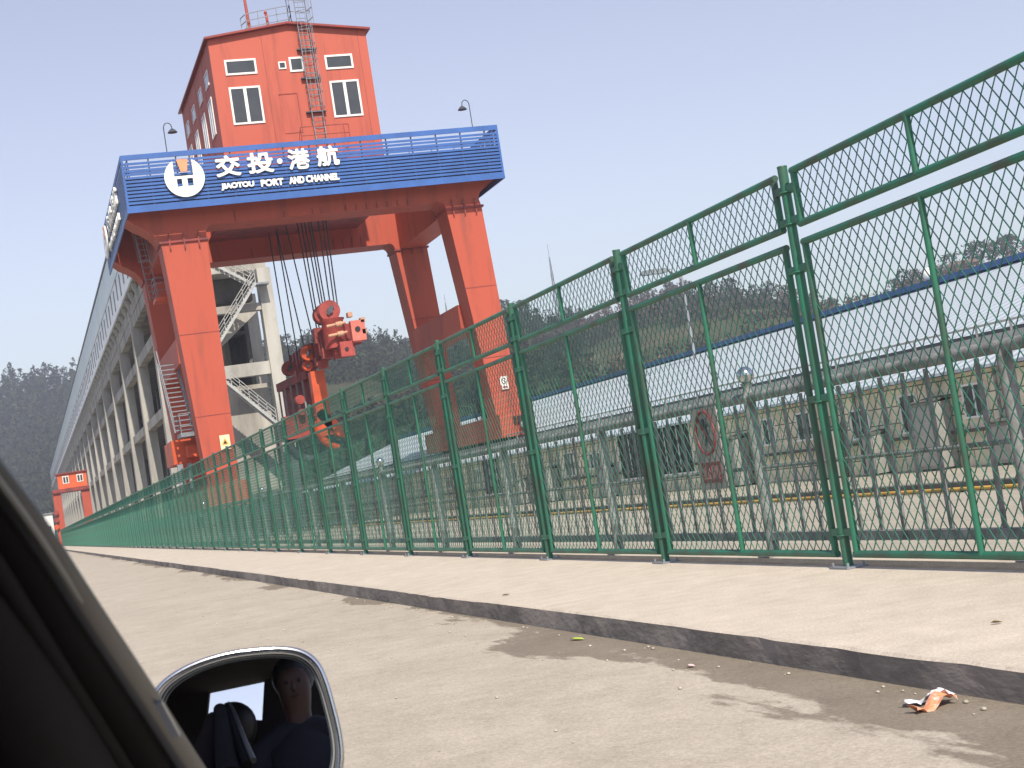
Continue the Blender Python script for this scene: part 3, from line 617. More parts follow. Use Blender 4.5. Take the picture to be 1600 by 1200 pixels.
# cable reel on the right sill
b = MB(); 
for k in range(2): b.tube([(26.0+.5*k, 86.6+1.35*math.cos(a), 5.15+1.35*math.sin(a)) for a in np.linspace(0, 6.283, 29)[:-1]], .06, 6, closed=True)
for a in np.linspace(0, 6.283, 9)[:-1]:
    for k in range(2): b.bar((26.0+.5*k, 86.6, 5.15), (26.0+.5*k, 86.6+1.33*math.cos(a), 5.15+1.33*math.sin(a)), .05)
o = cb(b, 'cable_reel', STEELD); MB().cyl((26.25,86.6,5.15),(1,0,0),.85,.42,28).build('wound_cable', BLACK, o)
MB().bar((26.25,86.6,4.0),(26.25,86.6,5.15),.25).build('reel_stand', STEELD, o)
o = cb(MB().ball((27.1,82.1,3.3), .3, sc=(1,.7,.8)), 'signal_lamp', GALV); MB().box(26.8,27.3,81.95,82.29,2.76,2.9).build('lamp_bracket', SIGNRED, o)
b = MB(); [b.box(26.55+k*.22, 26.68+k*.22, 82.15, 82.29, 3.45, 3.85) for k in range(3)]; cb(b, 'dark_vent', BLACK)
# ================================================================== HANGING LIFTING BEAM
hb = root('lifting_beam', 'dark red lifting beam with sheaves and hooks hanging from the crane by steel ropes', 'lifting beam', (0,0,0))
def at(u, v, Y): p = onY(u, v, Y); return p
ropes = [(425,395,455,575,95),(437,393,466,560,95),(440,393,476,545,94),(456,392,492,540,93),(472,390,497,525,91),(480,370,505,500,89),(485,365,508,498,89),(488,360,512,495,89),(497,345,518,490,87),(503,335,524,488,87),(507,330,529,490,87),(476,380,500,520,91)]
for u0, v0, u1, v1, Yr in ropes:
    p = at(u1, v1, Yr); d = (at(u0, v0, Yr)-p); q = p+d*(12.0/max(d.z, 1)) if d.z < 12 else p+d
    q = p+d*((19.0-p.z)/d.z); MB().tube([p, q], .04, 6).build('wire_rope', ROPE, hb)
def pbox(name, m_, x0, x1, y0, y1, z0, z1, parent=hb): return MB().box(x0,x1,y0,y1,z0,z1).build(name, m_, parent)
sp = pbox('spreader_beam', REDD, 17.3, 18.5, 87.0, 98.5, 9.2, 10.25)
b = MB()
for y in np.arange(87.5, 98.5, 1.1): b.box(17.22, 18.58, y-.04, y+.04, 9.12, 10.33)
b.build('stiffener', REDD, sp)
def sheave(u, v, Y, r, w_, m_): 
    c = at(u, v, Y); o = MB().cyl(c, (0,1,0), r, w_*.35, 28).cyl(c+Vector((0,-w_/2,0)), (0,1,0), r*.98, w_*.2, 28).cyl(c+Vector((0,w_/2,0)), (0,1,0), r*.98, w_*.2, 28).build('sheave', m_, hb)
    MB().cyl(c-Vector((0,w_/2+.12,0)), (0,1,0), r*.28, .2, 12).bar(c+Vector((-r*.25,-w_*.6-.1,-r*.35)), c+Vector((r*.3,-w_*.6-.1,r*.4)), r*.28, .08, up=(0,1,0)).build('axle', STEELD, o); return c
RDM = mat('dull_red_paint', (.33,.05,.04), .6, .2, 1.2)
cA = sheave(513, 487, 86, .62, .7, RDM); cA2 = sheave(505, 492, 88, .6, .6, RDM); cB = sheave(481, 552, 90, .45, .3, ORANGE); cC = sheave(452, 576, 95.5, .48, .4, RDM); sheave(480, 572, 90.5, .3, .4, ORANGE)
h = at(520, 512, 86); MB().tube([h+Vector((0,0,-1.2)), h+Vector((0,0,.3)), h+Vector((0,0,.45)), h+Vector((0,0,.5))], [.62,.62,.72,.72], 20).build('hub_drum', RDM, hb)
# near end clamp frame
o = MB().bar(at(552, 520, 86.2), at(505, 545, 89.0), 1.0, 1.15).build('end_block', REDD, hb)
b = MB()
for t in (.1, .3, .5, .7, .9):
    q = at(552, 520, 86.2).lerp(at(505, 545, 89.0), t); b.box(q.x-.56, q.x+.56, q.y-.05, q.y+.05, q.z-.64, q.z+.64)
b.build('stiffener', REDD, o)
for (u, v, Yk, w_, h_, m_) in ((497,525,88,.5,.9,REDD),(487,530,89,.4,.5,STEELD),(512,552,87,.7,.6,RDM),(500,565,89,.6,.5,REDD),(530,553,86,.6,.5,RDM),(468,585,93,.5,.5,REDD),(505,570,88.5,.5,.45,RDM)):
    q = at(u, v, Yk); MB().box(q.x-w_/2, q.x+w_/2, Yk-.3, Yk+.3, q.z-h_/2, q.z+h_/2).cyl((q.x, Yk-.32, q.z), (0,1,0), h_*.22, .12, 10).build('link_plate', m_, hb)
c = at(557, 515, 84.5); cl = MB().box(c.x-.35,c.x+.45,84.2,84.7,c.z-.65,c.z+.5).build('clamp_plate', mat('salmon_paint', (.62,.16,.12), .6, .15, 1), hb)
MB().cyl((c.x, 84.17, c.z), (0,1,0), .15, .05, 14).build('pin_hole', BLACK, cl)
c2 = at(540, 545, 84.8); cl2 = MB().box(c2.x-.35,c2.x+.45,84.5,85.0,c2.z-.45,c2.z+.4).build('clamp_plate', RDM, hb); MB().cyl((c2.x, 84.47, c2.z-.05), (0,1,0), .11, .05, 14).build('pin_hole', BLACK, cl2)
b = MB()
for u, v in ((525, 507), (528, 522)):
    a_ = at(u, v, 84.6); b.cyl(a_, (1,0,.1), .09, 1.1, 10).cyl(a_+Vector((.15,0,0)), (1,0,.1), .16, .35, 10)
for u, v in ((546,492),(566,500),(569,518)): b.box(*[q for c_ in (at(u,v,84.4),) for q in (c_.x-.13,c_.x+.13,84.2,84.7,c_.z-.13,c_.z+.13)])
b.build('hydraulic_ram', mat('tan_paint', (.50,.27,.17), .6, .1, 2), hb)
a_ = at(494, 580, 90); z1 = at(494, 580, 90).z; z0 = at(500, 682, 90).z
MB().box(a_.x-.42, a_.x+.42, 89.7, 90.5, z0, z1).build('hanging_arm', ORANGE, hb)
A_ = at(440, 606, 96.5); B_ = at(486, 584, 91.5)
o = MB().bar(A_, B_, .7, .5).build('cross_head', REDD, hb)
b = MB()
for k in range(5):
    q = A_.lerp(B_, .08+.2*k)-Vector((.36,0,0)); b.box(q.x-.05, q.x+.05, q.y-.05, q.y+.05, q.z-3.2, q.z-.26)
b.build('side_bar', STEEL, o)
dz = Vector((0,0,-2.9)); t_ = Vector((.5,0,0)); MB().hexa([A_+dz, B_+dz, B_+dz+t_, A_+dz+t_], [A_-Vector((0,0,.26)), B_-Vector((0,0,.26)), B_+t_-Vector((0,0,.26)), A_+t_-Vector((0,0,.26))]).build('web_plate', REDD, o)
q = at(468, 625, 91.3); MB().cyl(q, (0,1,0), .28, .6, 14).cyl(q-Vector((0,0,.75)), (0,1,0), .2, .6, 12).build('motor', RDM, hb)
q = at(458, 655, 92); MB().box(q.x-.6, q.x+.8, 91.5, 92.2, q.z-1.2, q.z+.2).build('lower_block', REDD, hb)
f0 = at(500, 690, 90)
hk = MB().tube([f0+Vector((0.1,0,1.2)), f0+Vector((.05,0,.6)), f0+Vector((.25,0,.05)), f0+Vector((.65,0,-.35)), f0+Vector((1.1,0,-.45))], [.35,.3,.24,.2,.12], 12).build('lifting_hook', ORANGE, hb)
MB().prism([(f0.x-.1,f0.z+1.6),(f0.x+.35,f0.z+1.9),(f0.x+1.3,f0.z+.9),(f0.x+1.5,f0.z+.05),(f0.x+1.15,f0.z+.15),(f0.x+.5,f0.z+.75)], 89.7, 90.4).build('lifting_hook', ORANGE, hb)
MB().tube([f0+Vector((-1.2,2,.9)), f0+Vector((-1.5,2,.1)), f0+Vector((-1.1,2,-.6)), f0+Vector((-.3,2,-.9)), f0+Vector((.4,2,-.6)), f0+Vector((.5,2,0))], [.3,.3,.26,.24,.2,.12], 12).build('lifting_hook', STEELD, hb)
# ================================================================== LONG CONCRETE BUILDING (left)
BX, BY0, BY1 = 11.6, 124.6, 640
bld = root('concrete_frame_building', 'very long grey concrete frame building with a white and pale blue clad top storey', 'building', (0,0,0))
cols = [BY0+.4+20.4*k for k in range(26)]
colm = MB().hexa([(BX-.3,0,-.95),(BX+.85,0,-.95),(BX+.85,1.5,-.95),(BX-.3,1.5,-.95)], [(BX-.14,.0,20.38),(BX+.85,.0,20.38),(BX+.85,1.3,20.38),(BX-.14,1.3,20.38)]).build('column', CONCL, bld); colm.location = (0, cols[0], 0)
for y in cols[1:]: copy_tree(colm, bld, (0, y, 0))
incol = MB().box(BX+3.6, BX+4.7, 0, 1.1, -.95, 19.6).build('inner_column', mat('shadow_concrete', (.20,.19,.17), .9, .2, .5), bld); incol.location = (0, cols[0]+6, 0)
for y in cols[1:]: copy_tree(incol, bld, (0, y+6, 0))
for z0, z1 in ((19.35, 20.4), (15.6, 16.5), (9.6, 10.4)): MB().box(BX+.05, BX+.75, BY0+1.9, BY1, z0, z1).build('facade_beam', CONC, bld)
for z0, z1 in ((15.8, 16.0), (9.8, 10.0)): MB().box(BX+.78, BX+8.0, BY0+5, BY1, z0, z1).build('floor_slab', CONCD, bld)  # floors, inner and rear walls coloured dark for the shade inside the bays
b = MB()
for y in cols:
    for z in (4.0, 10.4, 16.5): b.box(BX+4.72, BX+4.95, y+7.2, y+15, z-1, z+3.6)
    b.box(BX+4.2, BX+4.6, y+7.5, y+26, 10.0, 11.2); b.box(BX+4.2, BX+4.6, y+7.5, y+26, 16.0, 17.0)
b.build('inner_wall', CONCD, bld)  # interior shade put into the dark concrete colour
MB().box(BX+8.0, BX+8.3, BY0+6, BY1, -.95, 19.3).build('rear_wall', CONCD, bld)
MB().box(BX+.0, 21.3, BY0+.9, BY1, 20.42, 21.4).build('top_slab', CONC, bld)
cor = MB().prism([(BX-.38,22.0),(BX-.38,21.7),(BX-.002,20.7),(BX-.002,22.0)], 0, .6).build('corbel', CONCL, bld); cor.location = (0, BY0+1, 0)
for k in range(1, 100): copy_tree(cor, bld, (0, BY0+1+k*5.0, 0))
MB().box(BX-.42, BX+1.4, BY0+.5, BY1, 22.02, 22.3).build('eaves_slab', CONCL, bld)
CLADW = mat('white_cladding', (.90,.92,.93), .45, .06, .3); CLADB = mat('pale_blue_cladding', (.60,.69,.72), .4, .06, .2)
cw = MB().box(BX-.36, BX-.1, BY0+.5, BY1, 22.32, 25.3).build('white_band', CLADW, bld)
sl_ = MB().box(BX-.40, BX-.362, 0, 1.0, 22.9, 24.9).build('dark_slot', STEELD, cw); sl_.location = (0, BY0+3, 0)
for k in range(1, 100): copy_tree(sl_, cw, (0, BY0+3+5.1*k, (.35 if k % 2 else 0)))
MB().box(BX-.44, BX-.12, BY0+.5, BY1, 25.32, 28.5).build('blue_band', CLADB, bld)
MB().box(BX-.55, BX+1.4, BY0+.3, BY1+.2, 28.52, 28.75).build('roof_edge', STEELD, bld)
MB().box(BX-.09, 21.5, BY0+1.2, BY1, 22.32, 28.5).build('upper_storey', CLADW, bld)
b = MB()
ec = MB().box(20.35, 21.45, BY0, BY0+1.3, -.95, 20.4).build('column', CONCL, bld)
MB().box(17.3, 18.5, BY0+9, BY0+10.2, -.95, 19.6).build('column', CONC, bld)
MB().box(20.4, 21.4, BY0+9, BY0+10.2, -.95, 19.6).build('column', CONC, bld)
MB().box(BX+1, 20.33, BY0+.15, BY0+1.1, 11.7, 12.75).build('end_beam', CONCL, bld)
MB().box(BX+1, 20.33, BY0+.15, BY0+1.1, 17.0, 17.6).build('end_beam', CONC, bld)
MB().box(BX+1, 20.33, BY0+4, BY0+8, 18.4, 20.4).build('end_beam', CONCD, bld)
MB().box(BX+1, 20.33, BY0+3, BY0+3.4, -.95, 11.2).build('end_wall', CONC, bld)
MB().prism([(16.0,14.5),(16.9,14.5),(20.34,17.2),(20.34,18.0),(19.4,18.0)], BY0+3, BY0+4).build('raker_beam', CONC, bld)
st = empty('end_staircase'); st.parent = bld
def flight(xa, za, xb, zb, y, nm='stair_flight'):
    b = MB(); n = int(abs(za-zb)/.24); 
    for yy in (y, y-1.2): b.bar((xa,yy,za), (xb,yy,zb), .08, .22)
    for i in range(n): t = (i+.5)/n; b.box(xa+(xb-xa)*t-.14, xa+(xb-xa)*t+.14, y-1.2, y, za+(zb-za)*t+.1, za+(zb-za)*t+.16)
    o = b.build(nm, mat('galvanised_steel', (.42,.43,.42), .5, .1, 2), st)
    r_ = MB()
    for yy in (y-1.2,):
        for h_ in (.5, .85, 1.15): r_.bar((xa,yy,za+h_), (xb,yy,zb+h_), .05)
        for i in range(7): t = i/6; r_.bar((xa+(xb-xa)*t,yy,za+(zb-za)*t), (xa+(xb-xa)*t,yy,za+(zb-za)*t+1.15), .05)
    r_.build('stair_railing', MATS['galvanised_steel'], o)
yE = BY0-.1
flight(16.2, 21.3, 19.6, 19.0, yE); flight(19.9, 19.0, 16.4, 14.6, yE-.1); flight(16.2, 11.6, 20.0, 7.5, yE)
MB().box(19.6, 21.0, yE-1.3, yE, 18.85, 19.0).build('landing', STEEL, st); MB().box(19.9, 21.2, yE-1.3, yE, 7.35, 7.5).build('landing', STEEL, st)
# ================================================================== SMALL FAR CRANE
fc = root('small_gantry_crane', 'small orange cabin crane with two windows far off in front of the long building', 'gantry crane', (0,0,0))
Yc = 250
MB().box(5.3, 9.7, Yc, Yc+5, 8.75, 11.0).build('cabin', mat('orange_cabin', (.70,.12,.03), .6, .08, .5), fc)
MB().box(5.1, 9.9, Yc-.3, Yc+5.3, 11.02, 11.2).build('cabin_roof', REDROOF, fc); MB().box(4.3, 9.9, Yc-.4, Yc+5, 8.2, 8.72).build('cross_beam', REDD, fc)
for x in (6.05, 8.2):
    f = MB().box(x, x+.95, Yc-.06, Yc-.003, 9.5, 10.7).build('window', FRAMEW, fc); MB().box(x+.12, x+.42, Yc-.09, Yc-.061, 9.65, 10.55).box(x+.55, x+.83, Yc-.09, Yc-.061, 9.65, 10.55).build('pane', GLASS, f)
for x0, x1 in ((4.3, 5.5), (8.6, 9.9)): MB().box(x0, x1, Yc, Yc+1.5, 1.0, 8.18).build('leg', RED, fc)
MB().box(4.0, 5.6, Yc-.8, Yc+6, .1, 1.0).build('sill_beam', ORANGE, fc); MB().box(8.5, 10.0, Yc-.8, Yc+6, .1, 1.0).build('sill_beam', ORANGE, fc)
b = MB(); rl(b, [(4.3,Yc-.3,8.72),(4.3,Yc+3,8.72),(5.2,Yc-.3,8.72)], (.5,1.1)); b.build('platform_railing', STEEL, fc)
for k in range(3): MB().cyl((4.2+.1*k, Yc-.3, 3.0+1.1*k), (0,1,0), .4, .4, 14).build('rope_drum', REDD if k else ORANGE, fc)
wb = root('white_shed', 'small white flat roofed shed beyond the far orange crane', 'shed', (0,0,0)); MB().box(3.0, 4.6, 300, 308, -.9, 6.0).build('wall', FRAMEW, wb); MB().box(2.8, 4.8, 299.7, 308.2, 6.02, 6.25).build('roof', STEEL, wb); MB().box(3.4, 4.1, 299.9, 299.99, 2.0, 3.8).build('window', GLASS, wb)
# ================================================================== LOW HALL ON THE RIGHT
HW = 24.6
hall = root('low_hall', 'long low cream walled hall with a white sheet roof and blue ridge behind the railing', 'hall', (0,0,0))
WALLM = bpy.data.materials.new('cream_block_wall'); WALLM.use_nodes = True; n = WALLM.node_tree; bb = n.nodes['Principled BSDF']; bb.inputs['Roughness'].default_value = .9
g = n.nodes.new('ShaderNodeNewGeometry'); sx = n.nodes.new('ShaderNodeSeparateXYZ'); n.links.new(g.outputs['Position'], sx.inputs[0]); cx_ = n.nodes.new('ShaderNodeCombineXYZ'); n.links.new(sx.outputs['Y'], cx_.inputs[0]); n.links.new(sx.outputs['Z'], cx_.inputs[1])
bk = n.nodes.new('ShaderNodeTexBrick'); n.links.new(cx_.outputs[0], bk.inputs[0]); bk.inputs['Scale'].default_value = 1; bk.inputs['Brick Width'].default_value = 1.15; bk.inputs['Row Height'].default_value = .5; bk.inputs['Mortar Size'].default_value = .018
bk.inputs['Color1'].default_value = (.82,.76,.54,1); bk.inputs['Color2'].default_value = (.74,.66,.52,1); bk.inputs['Mortar'].default_value = (.13,.12,.10,1)
tn = n.nodes.new('ShaderNodeTexNoise'); tn.inputs['Scale'].default_value = 1.3; tn.inputs['Detail'].default_value = 6; n.links.new(g.outputs['Position'], tn.inputs['Vector']); rr_ = n.nodes.new('ShaderNodeValToRGB'); n.links.new(tn.outputs[0], rr_.inputs[0]); rr_.color_ramp.elements[0].position = .3; rr_.color_ramp.elements[0].color = (.7,.68,.65,1); rr_.color_ramp.elements[1].position = .6
mx = n.nodes.new('ShaderNodeMixRGB'); mx.blend_type = 'MULTIPLY'; mx.inputs[0].default_value = 1; n.links.new(bk.outputs[0], mx.inputs[1]); n.links.new(rr_.outputs[0], mx.inputs[2]); n.links.new(mx.outputs[0], bb.inputs['Base Color'])
wl = MB().box(HW, 27.7, -10, 330, -.94, 1.62).build('wall', WALLM, hall)
MB().box(25.95, 27.4, -10, 330, 2.35, 2.56).build('runway_beam', CONCL, hall); MB().box(26.1, 27.2, 149, 330, 1.63, 2.34).build('runway_wall', CONC, hall)
b = MB(); b.bar((26.0,-10,2.86), (26.0,330,2.86), .06)
for y in np.arange(10, 330, 1.6): b.bar((26.0,y,2.56), (26.0,y,2.86), .05)
b.build('coping_rail', CONCL, hall)
MB().box(26.5, 26.72, -10, 330, 2.562, 2.70).build('crane_rail', STEELD, hall)
ROOFM = bpy.data.materials.new('white_roof_sheet'); ROOFM.use_nodes = True; n = ROOFM.node_tree; bb = n.nodes['Principled BSDF']; bb.inputs['Roughness'].default_value = .55; bb.inputs['Base Color'].default_value = (.44,.50,.55,1)
wv = n.nodes.new('ShaderNodeTexWave'); wv.bands_direction = 'Y'; wv.inputs['Scale'].default_value = .55; wv.inputs['Distortion'].default_value = 0; g = n.nodes.new('ShaderNodeNewGeometry'); n.links.new(g.outputs['Position'], wv.inputs['Vector'])
bp = n.nodes.new('ShaderNodeBump'); bp.inputs['Strength'].default_value = .6; bp.inputs['Distance'].default_value = .08; n.links.new(wv.outputs['Fac'], bp.inputs['Height']); n.links.new(bp.outputs[0], bb.inputs['Normal'])
b = MB(); Y0r, Y1r = 0, 148
b.hexa([(24.2,Y0r,1.63),(36,Y0r,5.5),(36,Y1r,5.5),(24.2,Y1r,1.63)], [(24.2,Y0r,1.72),(36,Y0r,5.65),(36,Y1r,5.65),(24.2,Y1r,1.72)]); b.hexa([(36.02,Y0r,5.5),(44,Y0r,2.6),(44,Y1r,2.6),(36.02,Y1r,5.5)], [(36.02,Y0r,5.65),(44,Y0r,2.75),(44,Y1r,2.75),(36.02,Y1r,5.65)])
rf = b.build('roof', ROOFM, hall); MB().box(35.7, 36.3, Y0r-.1, Y1r+.1, 5.66, 5.88).build('ridge_cap', mat('faded_blue_sheet', (.05,.13,.33), .5, .1, 1), rf)
MB().box(28.3, 43.6, 1, 147, -.94, 2.55).build('inner_wall', CONC, hall)
MB().ball((36, 54, 6.15), .28).build('roof_vent_ball', WHITE, rf)
rnd = random.Random(11)
def hwin(y, w_, z0, z1, door=False):
    x = HW; b = MB(); fw = .06
    b.box(x-.05,x-.003,y,y+w_,z1-fw,z1); b.box(x-.08,x-.003,y-.04,y+w_+.04,z0,z0+fw); b.box(x-.048,x-.003,y,y+fw,z0+fw,z1-fw); b.box(x-.048,x-.003,y+w_-fw,y+w_,z0+fw,z1-fw)
    n_ = int(w_/.7)
    for k in range(1, n_+1): yy = y+w_*k/(n_+1); b.box(x-.046,x-.003,yy-.025,yy+.025,z0+fw,z1-fw)
    f = b.build('gate' if door else 'window', FRAMEW, hall); MB().box(x-.02,x-.004,y+.02,y+w_-.02,z0+.02,z1-.02).build('pane', BLACK if door else GLASS, f)
ylist = [27.2,29.4,32.0,35.2,38.6,41.3,44.5,47.5,51.5,64.5,68.0,72.5,77.0,84.0,90.0,96.0]
for i, y in enumerate(ylist): hwin(y, rnd.choice((.9,1.1,1.4)), rnd.choice((.15,.35,.35)), rnd.choice((1.1,1.3,1.3)))
for y in (54.5, 59.0, 80.0): hwin(y, 3.2, -.3, 1.75, True)
b = MB(); cabm = mat('grey_cabinet_paint', (.28,.28,.26), .6, .15, 2)
for i, (y, w_, h_) in enumerate(((28.6,.7,1.4),(33.6,.9,1.1),(36.9,1.1,1.9),(40.3,.6,1.2),(43.0,.8,1.5),(49.6,1.0,1.7),(62.7,.9,1.3),(70.4,1.1,1.6),(75.0,.8,1.2))):
    c_ = root('equipment_cabinet', ['low grey steel cabinet nearest the right frame edge against the cream wall','squat wide grey cabinet second from the right against the cream wall','tallest broad grey cabinet against the cream wall near the right edge','narrow grey cabinet just left of the tallest one','grey cabinet with a sloping lid left of the narrow one','wide grey cabinet right of the dark gates','grey cabinet just left of the dark gates','broad grey cabinet under the crane side of the cream wall','small grey cabinet farthest along the cream wall before the crane'][i], 'cabinet', (HW-.35, y, -.945), 'grey cabinets against the cream wall')
    MB().box(-.28,.28,0,w_,.06,h_).build('cabinet_body', cabm, c_); MB().prism([(-.36,h_+.005),(.33,h_+.10),(.33,h_+.15),(-.36,h_+.05)], -.05, w_+.05).build('cabinet_lid', CONCD, c_)
    MB().box(-.3,-.283,.05,w_-.05,.15,h_-.08).build('cabinet_door', mat('cabinet_door_paint', (.33,.33,.30), .6, .1, 2), c_); MB().box(-.25,.25,.05,w_-.05,0,.055).build('plinth', CONCD, c_)
for k, y in enumerate(np.arange(20, 110, 7.3)): MB().tube([(HW-.1,y,-.9),(HW-.1,y,1.6)], .05, 8).build('rain_pipe', GALV, hall)
MB().box(HW-.18, HW-.004, -10, 330, .0, .08).build('wall_ledge', CONCD, hall)
# yellow pipe and its low plinth across the yard
yp = root('yellow_pipe', 'long yellow painted pipe on a low dark plinth crossing the concrete yard', 'pipe', (17.9, 0, 0))
MB().tube([(0,-5,-.88),(0,160,-.88)], .035, 8).build('pipe', YELLOW, yp); MB().box(.15,.45,-5,160,-.947,-.76).build('plinth', CONCD, yp)
b = MB(); [b.box(-.04,.04,y,y+.08,-.947,-.915) for y in np.arange(0, 160, 3.)]; b.build('pipe_support', STEELD, yp)
# ================================================================== STREET LAMP BEHIND THE HALL
p0 = onY(1098, 600, 75); p1 = onY(1065, 432, 75)
sl = root('street_lamp', 'tall thin street lamp with a flat grey head rising behind the white roofed hall', 'street lamp', (p1.x, 75, -.95))
MB().tube([(0,0,0),(0,0,p1.z+.95)], [.13,.06], 10).build('pole', mat('pale_pole_paint', (.26,.28,.31), .5, .1, 2), sl)
hd = onY(1000, 427, 75)-Vector((p1.x, 75, -.95)); MB().tube([(0,0,p1.z+.8),(-.5,0,p1.z+1.2),(-.8,0,hd.z-.02)], .05, 8).build('arm', GALV, sl)
MB().prism([(hd.x,hd.z-.08),(hd.x+.25,hd.z-.16),(hd.x+1.45,hd.z-.14),(hd.x+1.75,hd.z-.02),(hd.x+1.4,hd.z+.10),(hd.x+.2,hd.z+.10)], -.22, .22).build('lamp_head', STEEL, sl)
# ================================================================== LITTER
def litter(name, lab, cat, pos, mats):
    t = root(name, lab, cat, pos); return t
lt = litter('crumpled_wrapper', 'crumpled white and orange snack wrapper lying in the gutter by the kerb', 'litter', (2.93, 4.70, -.12), None)
rg = random.Random(3); gx, gy = 9, 5
def crumple(L, W, z, seed):
    q = random.Random(seed); vs = []; fs = []
    for i in range(gx):
        for j in range(gy): vs.append((W*(j/(gy-1)-.5)+q.uniform(-.006,.006), L*(i/(gx-1)-.5)+q.uniform(-.006,.006), z+.012+q.uniform(0,.022)+.02*math.sin(i*.8)))
    for i in range(gx-1):
        for j in range(gy-1): a = i*gy+j; fs.append((a, a+1, a+gy+1, a+gy))
    b = MB(); b.add(vs, fs); return b
WR = mat('printed_wrapper', (.70,.68,.72), .35, .1, 40, col2=(.55,.18,.08), thr=(.30,.38))
o = crumple(.17,.075,.004,1).build('wrapper_sheet', WR, lt); o.rotation_euler = (0,.1,.87); o.location = (-.06,.05,0)
o = crumple(.19,.06,.0,2).build('orange_strip', mat('orange_wrapper', (.65,.25,.12), .35, .1, 40, col2=(.75,.62,.58), thr=(.3,.5)), lt); o.rotation_euler = (0,0,1.75); o.location = (-.09,-.03,0)
def leaf(name, lab, pos, L, W, m_, rot):
    b = MB(); pts = [(0,-L/2,.004),(W/2,-L*.15,.010),(W/2.4,L*.2,.013),(0,L/2,.006),(-W/2.4,L*.2,.013),(-W/2,-L*.15,.010)]
    b.add(pts+[(0,0,.003)], [(i,(i+1)%6,6) for i in range(6)]); o = b.build(name, m_); o.location = pos; o.rotation_euler = (0,0,rot); tag(o, lab, 'leaf' if 'leaf' in name else 'litter')
leaf('fallen_leaf', 'bright yellow green leaf lying on the road near the kerb', (2.90,8.45,-.118), .13, .045, mat('lime_leaf', (.45,.55,.08), .6, .1, 9), .4)
leaf('paper_scrap', 'tiny pinkish white scrap of paper in the stained gutter', (2.80,6.62,-.118), .045, .04, mat('pink_paper', (.8,.55,.55), .7, .1, 9), .9)
leaf('fallen_leaf', 'small brown dry leaf on the pavement near the kerb, left half of the photo', (3.25,10.9,.003), .08, .03, mat('dry_leaf', (.20,.14,.08), .8, .1, 9), 2.0)
leaf('fallen_leaf', 'small dark leaf lying on the pavement at the right side of the photo', (3.60,5.35,.003), .05, .025, MATS['dry_leaf'], 1.0)
rk = random.Random(8); b = MB()
for _ in range(160):
    x = rk.uniform(1.2, 3.0) if rk.random() < .4 else 3.03-abs(rk.gauss(0,.25)); y = rk.uniform(3, 26); s = rk.uniform(.004, .012)
    if x > 3.0: x = 2.95
    b.ball((x,y,-.118+s*.3), s, 5, 3, (1,1.3,.6))
tag(b.build('gravel', mat('grit', (.5,.46,.38), .9, .2, 9)), 'scattered light grit on the road beside the kerb', 'gravel', kind='stuff')
# ================================================================== THE CAR WE LOOK OUT OF
car = root('car', 'dark car interior edge with door pillar and chrome rimmed side mirror', 'car', (0,0,0))
PLAST = mat('dark_plastic', (.008,.008,.010), .8, .2, 6, spec=.15); TRIM = mat('brown_trim', (.016,.011,.010), .9, .2, 6, spec=.1); RUBBER = mat('rubber_seal', (.005,.005,.006), .85, .1, 5, spec=.12)
PAINTC = mat('dark_grey_car_paint', (.03,.034,.037), .35, .1, 3); CLOTHD = mat('dark_headliner', (.02,.018,.02), .95, .1, 5)
def sweep(path, r, n=14, off=(0,0)):
    pts = []
    for (u, v, d) in path: pts.append(cp(u+off[0], v+off[1], d))
    for _ in range(2):   # round the corners
        q = [pts[0]]
        for i in range(len(pts)-1): q += [pts[i].lerp(pts[i+1], .25), pts[i].lerp(pts[i+1], .75)]
        q.append(pts[-1]); pts = q
    rr = [r[0]+(r[1]-r[0])*i/(len(pts)-1) for i in range(len(pts))]
    return MB().tube(pts, rr, n)
PATH = [(-50,640,.515),(-10,695,.53),(70,800,.57),(150,925,.63),(235,1050,.72),(310,1165,.82),(400,1300,.95)]
sweep(PATH, (.0058,.0085), off=(-27,19)).build('door_frame', PAINTC, car)
sweep(PATH, (.0085,.0125), off=(-66,48)).build('rubber_seal', RUBBER, car)
sweep([(u,v,d-.02) for u,v,d in PATH], (.004,.006), off=(-96,62)).build('seal_lip', PLAST, car)
sweep(PATH, (.022,.032), off=(-170,120)).build('pillar', PLAST, car)
sweep([(u,v,d-.06) for u,v,d in PATH], (.03,.05), off=(-380,250)).build('inner_trim', TRIM, car)
sweep([(u,v,d-.010) for u,v,d in PATH], (.0016,.0022), off=(-24,17)).build('metal_trim_strip', mat('dull_metal', (.20,.21,.20), .45, .1, 3), car)
# small bright channel strip where the mirror foot meets the frame
a_ = cp(243,1098,.735); b_ = cp(272,1150,.775)
MB().bar(a_, b_, .006, .002).build('window_channel', mat('bright_metal', (.45,.48,.5), .3, .05, 3, metal=.8), car)
# mirror
MD = 1.6
ctr = (393, 1136); MC = cp(*ctr, MD)
dn = (MC-CAM).normalized(); mr = (RT-dn*RT.dot(dn)).normalized(); mu = mr.cross(dn) if mr.cross(dn).dot(UP) > 0 else -mr.cross(dn)
outl = [(238,1110),(243,1082),(262,1060),(300,1038),(350,1022),(400,1015),(442,1013),(472,1019),(494,1036),(508,1066),(520,1105),(531,1145),(536,1180),(532,1212),(518,1238),(485,1254),(430,1262),(360,1264),(300,1258),(262,1240),(243,1205),(236,1155)]
def chaikin(p, k=2):
    for _ in range(k):
        q = []
        for i in range(len(p)): a, b2 = p[i], p[(i+1) % len(p)]; q += [(a[0]*.75+b2[0]*.25, a[1]*.75+b2[1]*.25), (a[0]*.25+b2[0]*.75, a[1]*.25+b2[1]*.75)]
        p = q
    return p
ol = [((u-ctr[0])*MD/FPX, -(v-ctr[1])*MD/FPX) for u, v in chaikin(outl)]
def mpt(x, y, t): return MC+mr*x+mu*y+dn*t
